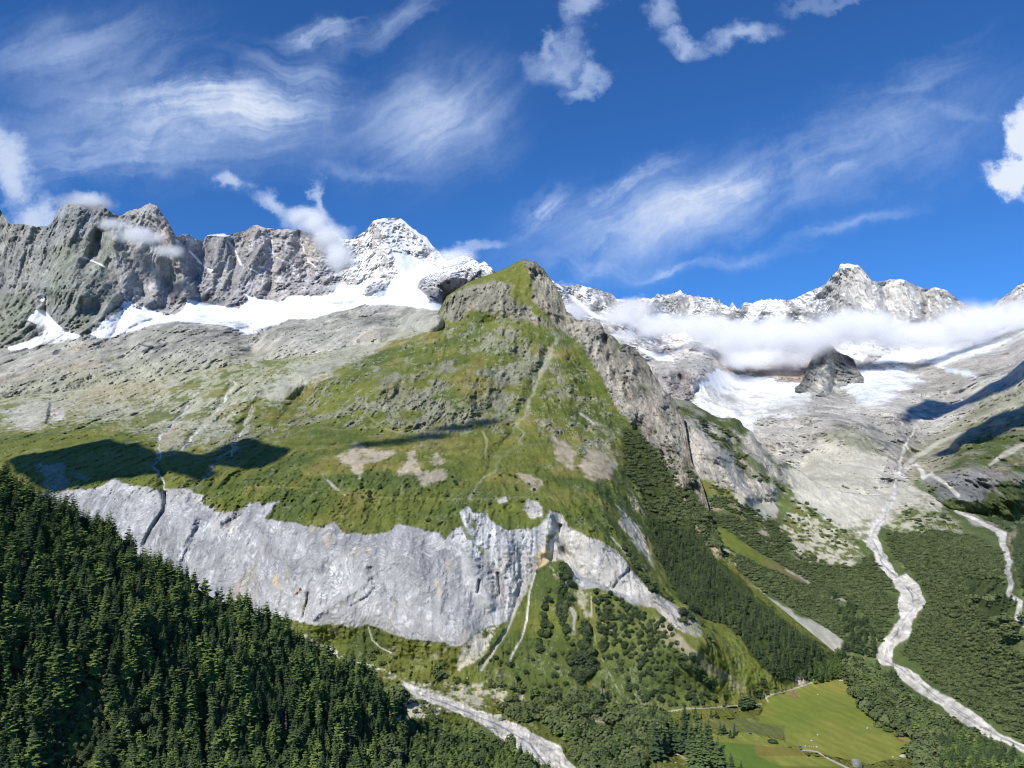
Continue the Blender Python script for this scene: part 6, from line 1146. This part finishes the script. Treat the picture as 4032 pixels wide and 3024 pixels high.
# ================================================================== BOULDERS AND CARS IN THE MEADOW
import bmesh
def rock_mat(name, a, b_c):
    m, t, b = principled(name, .92, .15); p = t.new('ShaderNodeTexCoord').outputs['Object']; n = t.noise(p, 2.2, 8, .65); n2 = t.noise(p, 9, 5, .7)
    t.set(b, 'Base_Color', t.mix(t.mr(n2, .35, .7), t.mix(t.mr(n, .3, .7), a, b_c), tuple(x * .72 for x in a[:3]) + (1,)))
    bp = t.new('ShaderNodeBump', None, Strength=.8, Distance=.5, Height=n); t.set(b, 'Normal', bp.outputs[0]); return m
ROCK_G = rock_mat('boulder_grey', (.22, .215, .20, 1), (.36, .345, .31, 1)); ROCK_P = rock_mat('boulder_pale', (.38, .38, .30, 1), (.58, .57, .46, 1))
def boulder(x, y, wpx, hpx, label, cat='boulder', group=None, mat=ROCK_P, seed=1, sub=4, lean=0):
    p = MN.hit(x, y); D = p[1]; bm = bmesh.new(); bmesh.ops.create_icosphere(bm, subdivisions=sub, radius=1)
    co = np.array([v.co[:] for v in bm.verts]); n = fbm(co, 1.3, 4, seed, gain=.5); r2 = random.Random(seed)
    cuts = [Vector((r2.uniform(-1, 1), r2.uniform(-1, 1), r2.uniform(-.3, 1))).normalized() for _ in range(9)]
    w_, h_ = wpx / FPX * D / 2, hpx / FPX * D / 2
    for v, k in zip(bm.verts, n):
        c = Vector(v.co)
        for q in cuts:
            e = c.dot(q) - r2.uniform(.70, .72)
            if e > 0: c -= q * e * .85
        c *= 1 + .22 * float(k); v.co = (c.x * w_ + lean * c.z * w_, c.y * w_ * .8, c.z * h_ + h_ * .72)
    me = bpy.data.meshes.new('boulder'); bm.to_mesh(me); bm.free(); me.materials.append(mat); o = bpy.data.objects.new('boulder', me); C.objects.link(o)
    o.location = tuple(p); o['label'] = label; o['category'] = cat
    if group: o['group'] = group
    return o
boulder(3372, 3020, 40, 36, 'big grey rounded boulder on the grass below the end of the gravel track', mat=ROCK_G, seed=4, sub=5, lean=-.25)
boulder(3556, 2982, 28, 13, 'long flat pale boulder beside the round leafy tree', seed=6)
boulder(3517, 2984, 8, 9, 'small upright pale rock left of the long flat boulder', 'rock', seed=7, sub=3)
boulder(3172, 2939, 9, 5, 'first and widest pale stone next to the blue car', 'stone', seed=8, sub=3)
for i, (x, y, s_) in enumerate(((3188, 2941, 6), (3197, 2943, 5), (3205, 2943, 5))): boulder(x, y, s_, s_, 'small pale stone in the middle of the row at the track end', 'stone', 'small stones in the middle of the row', seed=10 + i, sub=3)
boulder(3217, 2944, 12, 8, 'largest pale stone closing the row at the track end', 'stone', seed=14, sub=3)
boulder(3220, 2897, 9, 8, 'pale rock with a dark hollow alone in the hay meadow', 'rock', seed=15, sub=3); boulder(3198, 2918, 11, 6, 'pale double stone just above the row of stones', 'rock', seed=16, sub=3)
boulder(3415, 2872, 11, 10, 'pale rock alone in the right half of the hay meadow', 'rock', seed=17, sub=3); boulder(3218, 2737, 10, 5, 'flat pale stone near the top left of the hay meadow', 'rock', seed=18, sub=3)
boulder(3220, 2666, 13, 9, 'pale heaped boulder at the foot of the wood above the meadow', 'boulder', seed=19, sub=3); boulder(3268, 2675, 11, 8, 'greenish pale boulder near the white car', 'boulder', seed=20, sub=3)
for i, (x, y) in enumerate(((3206, 2679), (3232, 2680), (3247, 2671), (3261, 2666), (3192, 2684), (3283, 2671), (3295, 2673))): boulder(x, y, 5, 5, 'tiny pale stone strewn on the grass at the top of the meadow', 'stone', 'tiny stones at the top of the meadow', seed=30 + i, sub=2)
boulder(2662, 3004, 7, 6, 'round yellowish stone on the grass left of the spruce clump', 'stone', seed=40, sub=3)
boulder(1842, 2673, 9, 7, 'white stone among low bushes at the foot of the fan', 'stone', seed=43, sub=3); boulder(1965, 2835, 34, 26, 'big pale mound of rock beside the stream bed', 'boulder', seed=44, sub=5)

def paint(name, c, rough=.35, metal=0.0):
    m, t, b = principled(name, rough, .5); b.inputs['Base Color'].default_value = c + (1,); return m
GLASS, TYRE, RIM = paint('car_glass', (.02, .025, .03), .1), paint('tyre_rubber', (.02, .02, .02), .8), paint('wheel_metal', (.4, .4, .42), .3); LAMP = paint('lamp_cover', (.6, .6, .58), .2)
def part_mesh(name, bm, mat, parent, loc=(0, 0, 0)):
    me = bpy.data.meshes.new(name); bm.to_mesh(me); bm.free(); me.materials.append(mat); o = bpy.data.objects.new(name, me); C.objects.link(o); o.parent = parent; o.location = loc; return o
def loft(profile, half, inset):
    """side profile (x, z) swept across the width, upper points pulled in"""
    bm = bmesh.new(); L_ = [bm.verts.new((x, -half * (1 - inset * k), z)) for x, z, k in profile]; R_ = [bm.verts.new((x, half * (1 - inset * k), z)) for x, z, k in profile]; n = len(profile)
    bm.faces.new(L_); bm.faces.new(R_[::-1])
    for i in range(n): bm.faces.new((L_[i], R_[i], R_[(i + 1) % n], L_[(i + 1) % n]))
    bmesh.ops.recalc_face_normals(bm, faces=bm.faces); bmesh.ops.bevel(bm, geom=list(bm.edges), offset=.06, segments=2, affect='EDGES'); return bm
def car(x, y, rot, colour, label, s=1.35):
    r = bpy.data.objects.new('parked_car', None); C.objects.link(r); r.location = tuple(MN.hit(x, y)); r.rotation_euler = (0, 0, R(rot)); r.scale = (s, s, s); r['label'] = label; r['category'] = 'car'
    pm = paint('car_paint', colour)
    part_mesh('body', loft([(-2.1, .35, 0), (-2.15, .75, 0), (-2.0, .98, .1), (-.9, 1.02, .1), (1.2, 1.02, .1), (2.0, .86, .15), (2.15, .6, 0), (2.1, .35, 0)], .88, 1), pm, r)
    part_mesh('cabin_glass', loft([(-1.85, 1.0, .8), (-1.45, 1.40, 1.6), (.35, 1.42, 1.6), (1.15, 1.0, .8)], .86, .09), GLASS, r)
    part_mesh('roof', loft([(-1.5, 1.41, 1.6), (-1.4, 1.48, 1.8), (.25, 1.49, 1.8), (.45, 1.41, 1.6)], .86, .09), pm, r)
    for wx in (-1.35, 1.35):
        for wy in (-.82, .82):
            bm = bmesh.new(); bmesh.ops.create_cone(bm, cap_ends=True, segments=18, radius1=.34, radius2=.34, depth=.22); bmesh.ops.rotate(bm, verts=bm.verts, cent=(0, 0, 0), matrix=__import__('mathutils').Matrix.Rotation(R(90), 3, 'X')); w_ = part_mesh('wheel', bm, TYRE, r, (wx, wy, .34))
            bm = bmesh.new(); bmesh.ops.create_cone(bm, cap_ends=True, segments=14, radius1=.2, radius2=.2, depth=.03); bmesh.ops.rotate(bm, verts=bm.verts, cent=(0, 0, 0), matrix=__import__('mathutils').Matrix.Rotation(R(90), 3, 'X')); part_mesh('rim', bm, RIM, w_, (0, .125 * (1 if wy > 0 else -1), 0))
    for ly in (-.6, .6):
        bm = bmesh.new(); bmesh.ops.create_cube(bm, size=1); bmesh.ops.scale(bm, vec=(.08, .34, .16), verts=bm.verts); part_mesh('headlight', bm, LAMP, r, (2.12, ly, .72))
    return r
car(3154, 2944, -35, (.10, .10, .34), 'blue car with pale front parked where the gravel track ends'); car(3312, 2682, -20, (.72, .72, .70), 'white car parked at the top of the hay meadow by the wood'); car(2668, 2972, -42, (.60, .60, .56), 'pale car on the farm track at the spruce clump')
print('DONE', time.time() - T0)
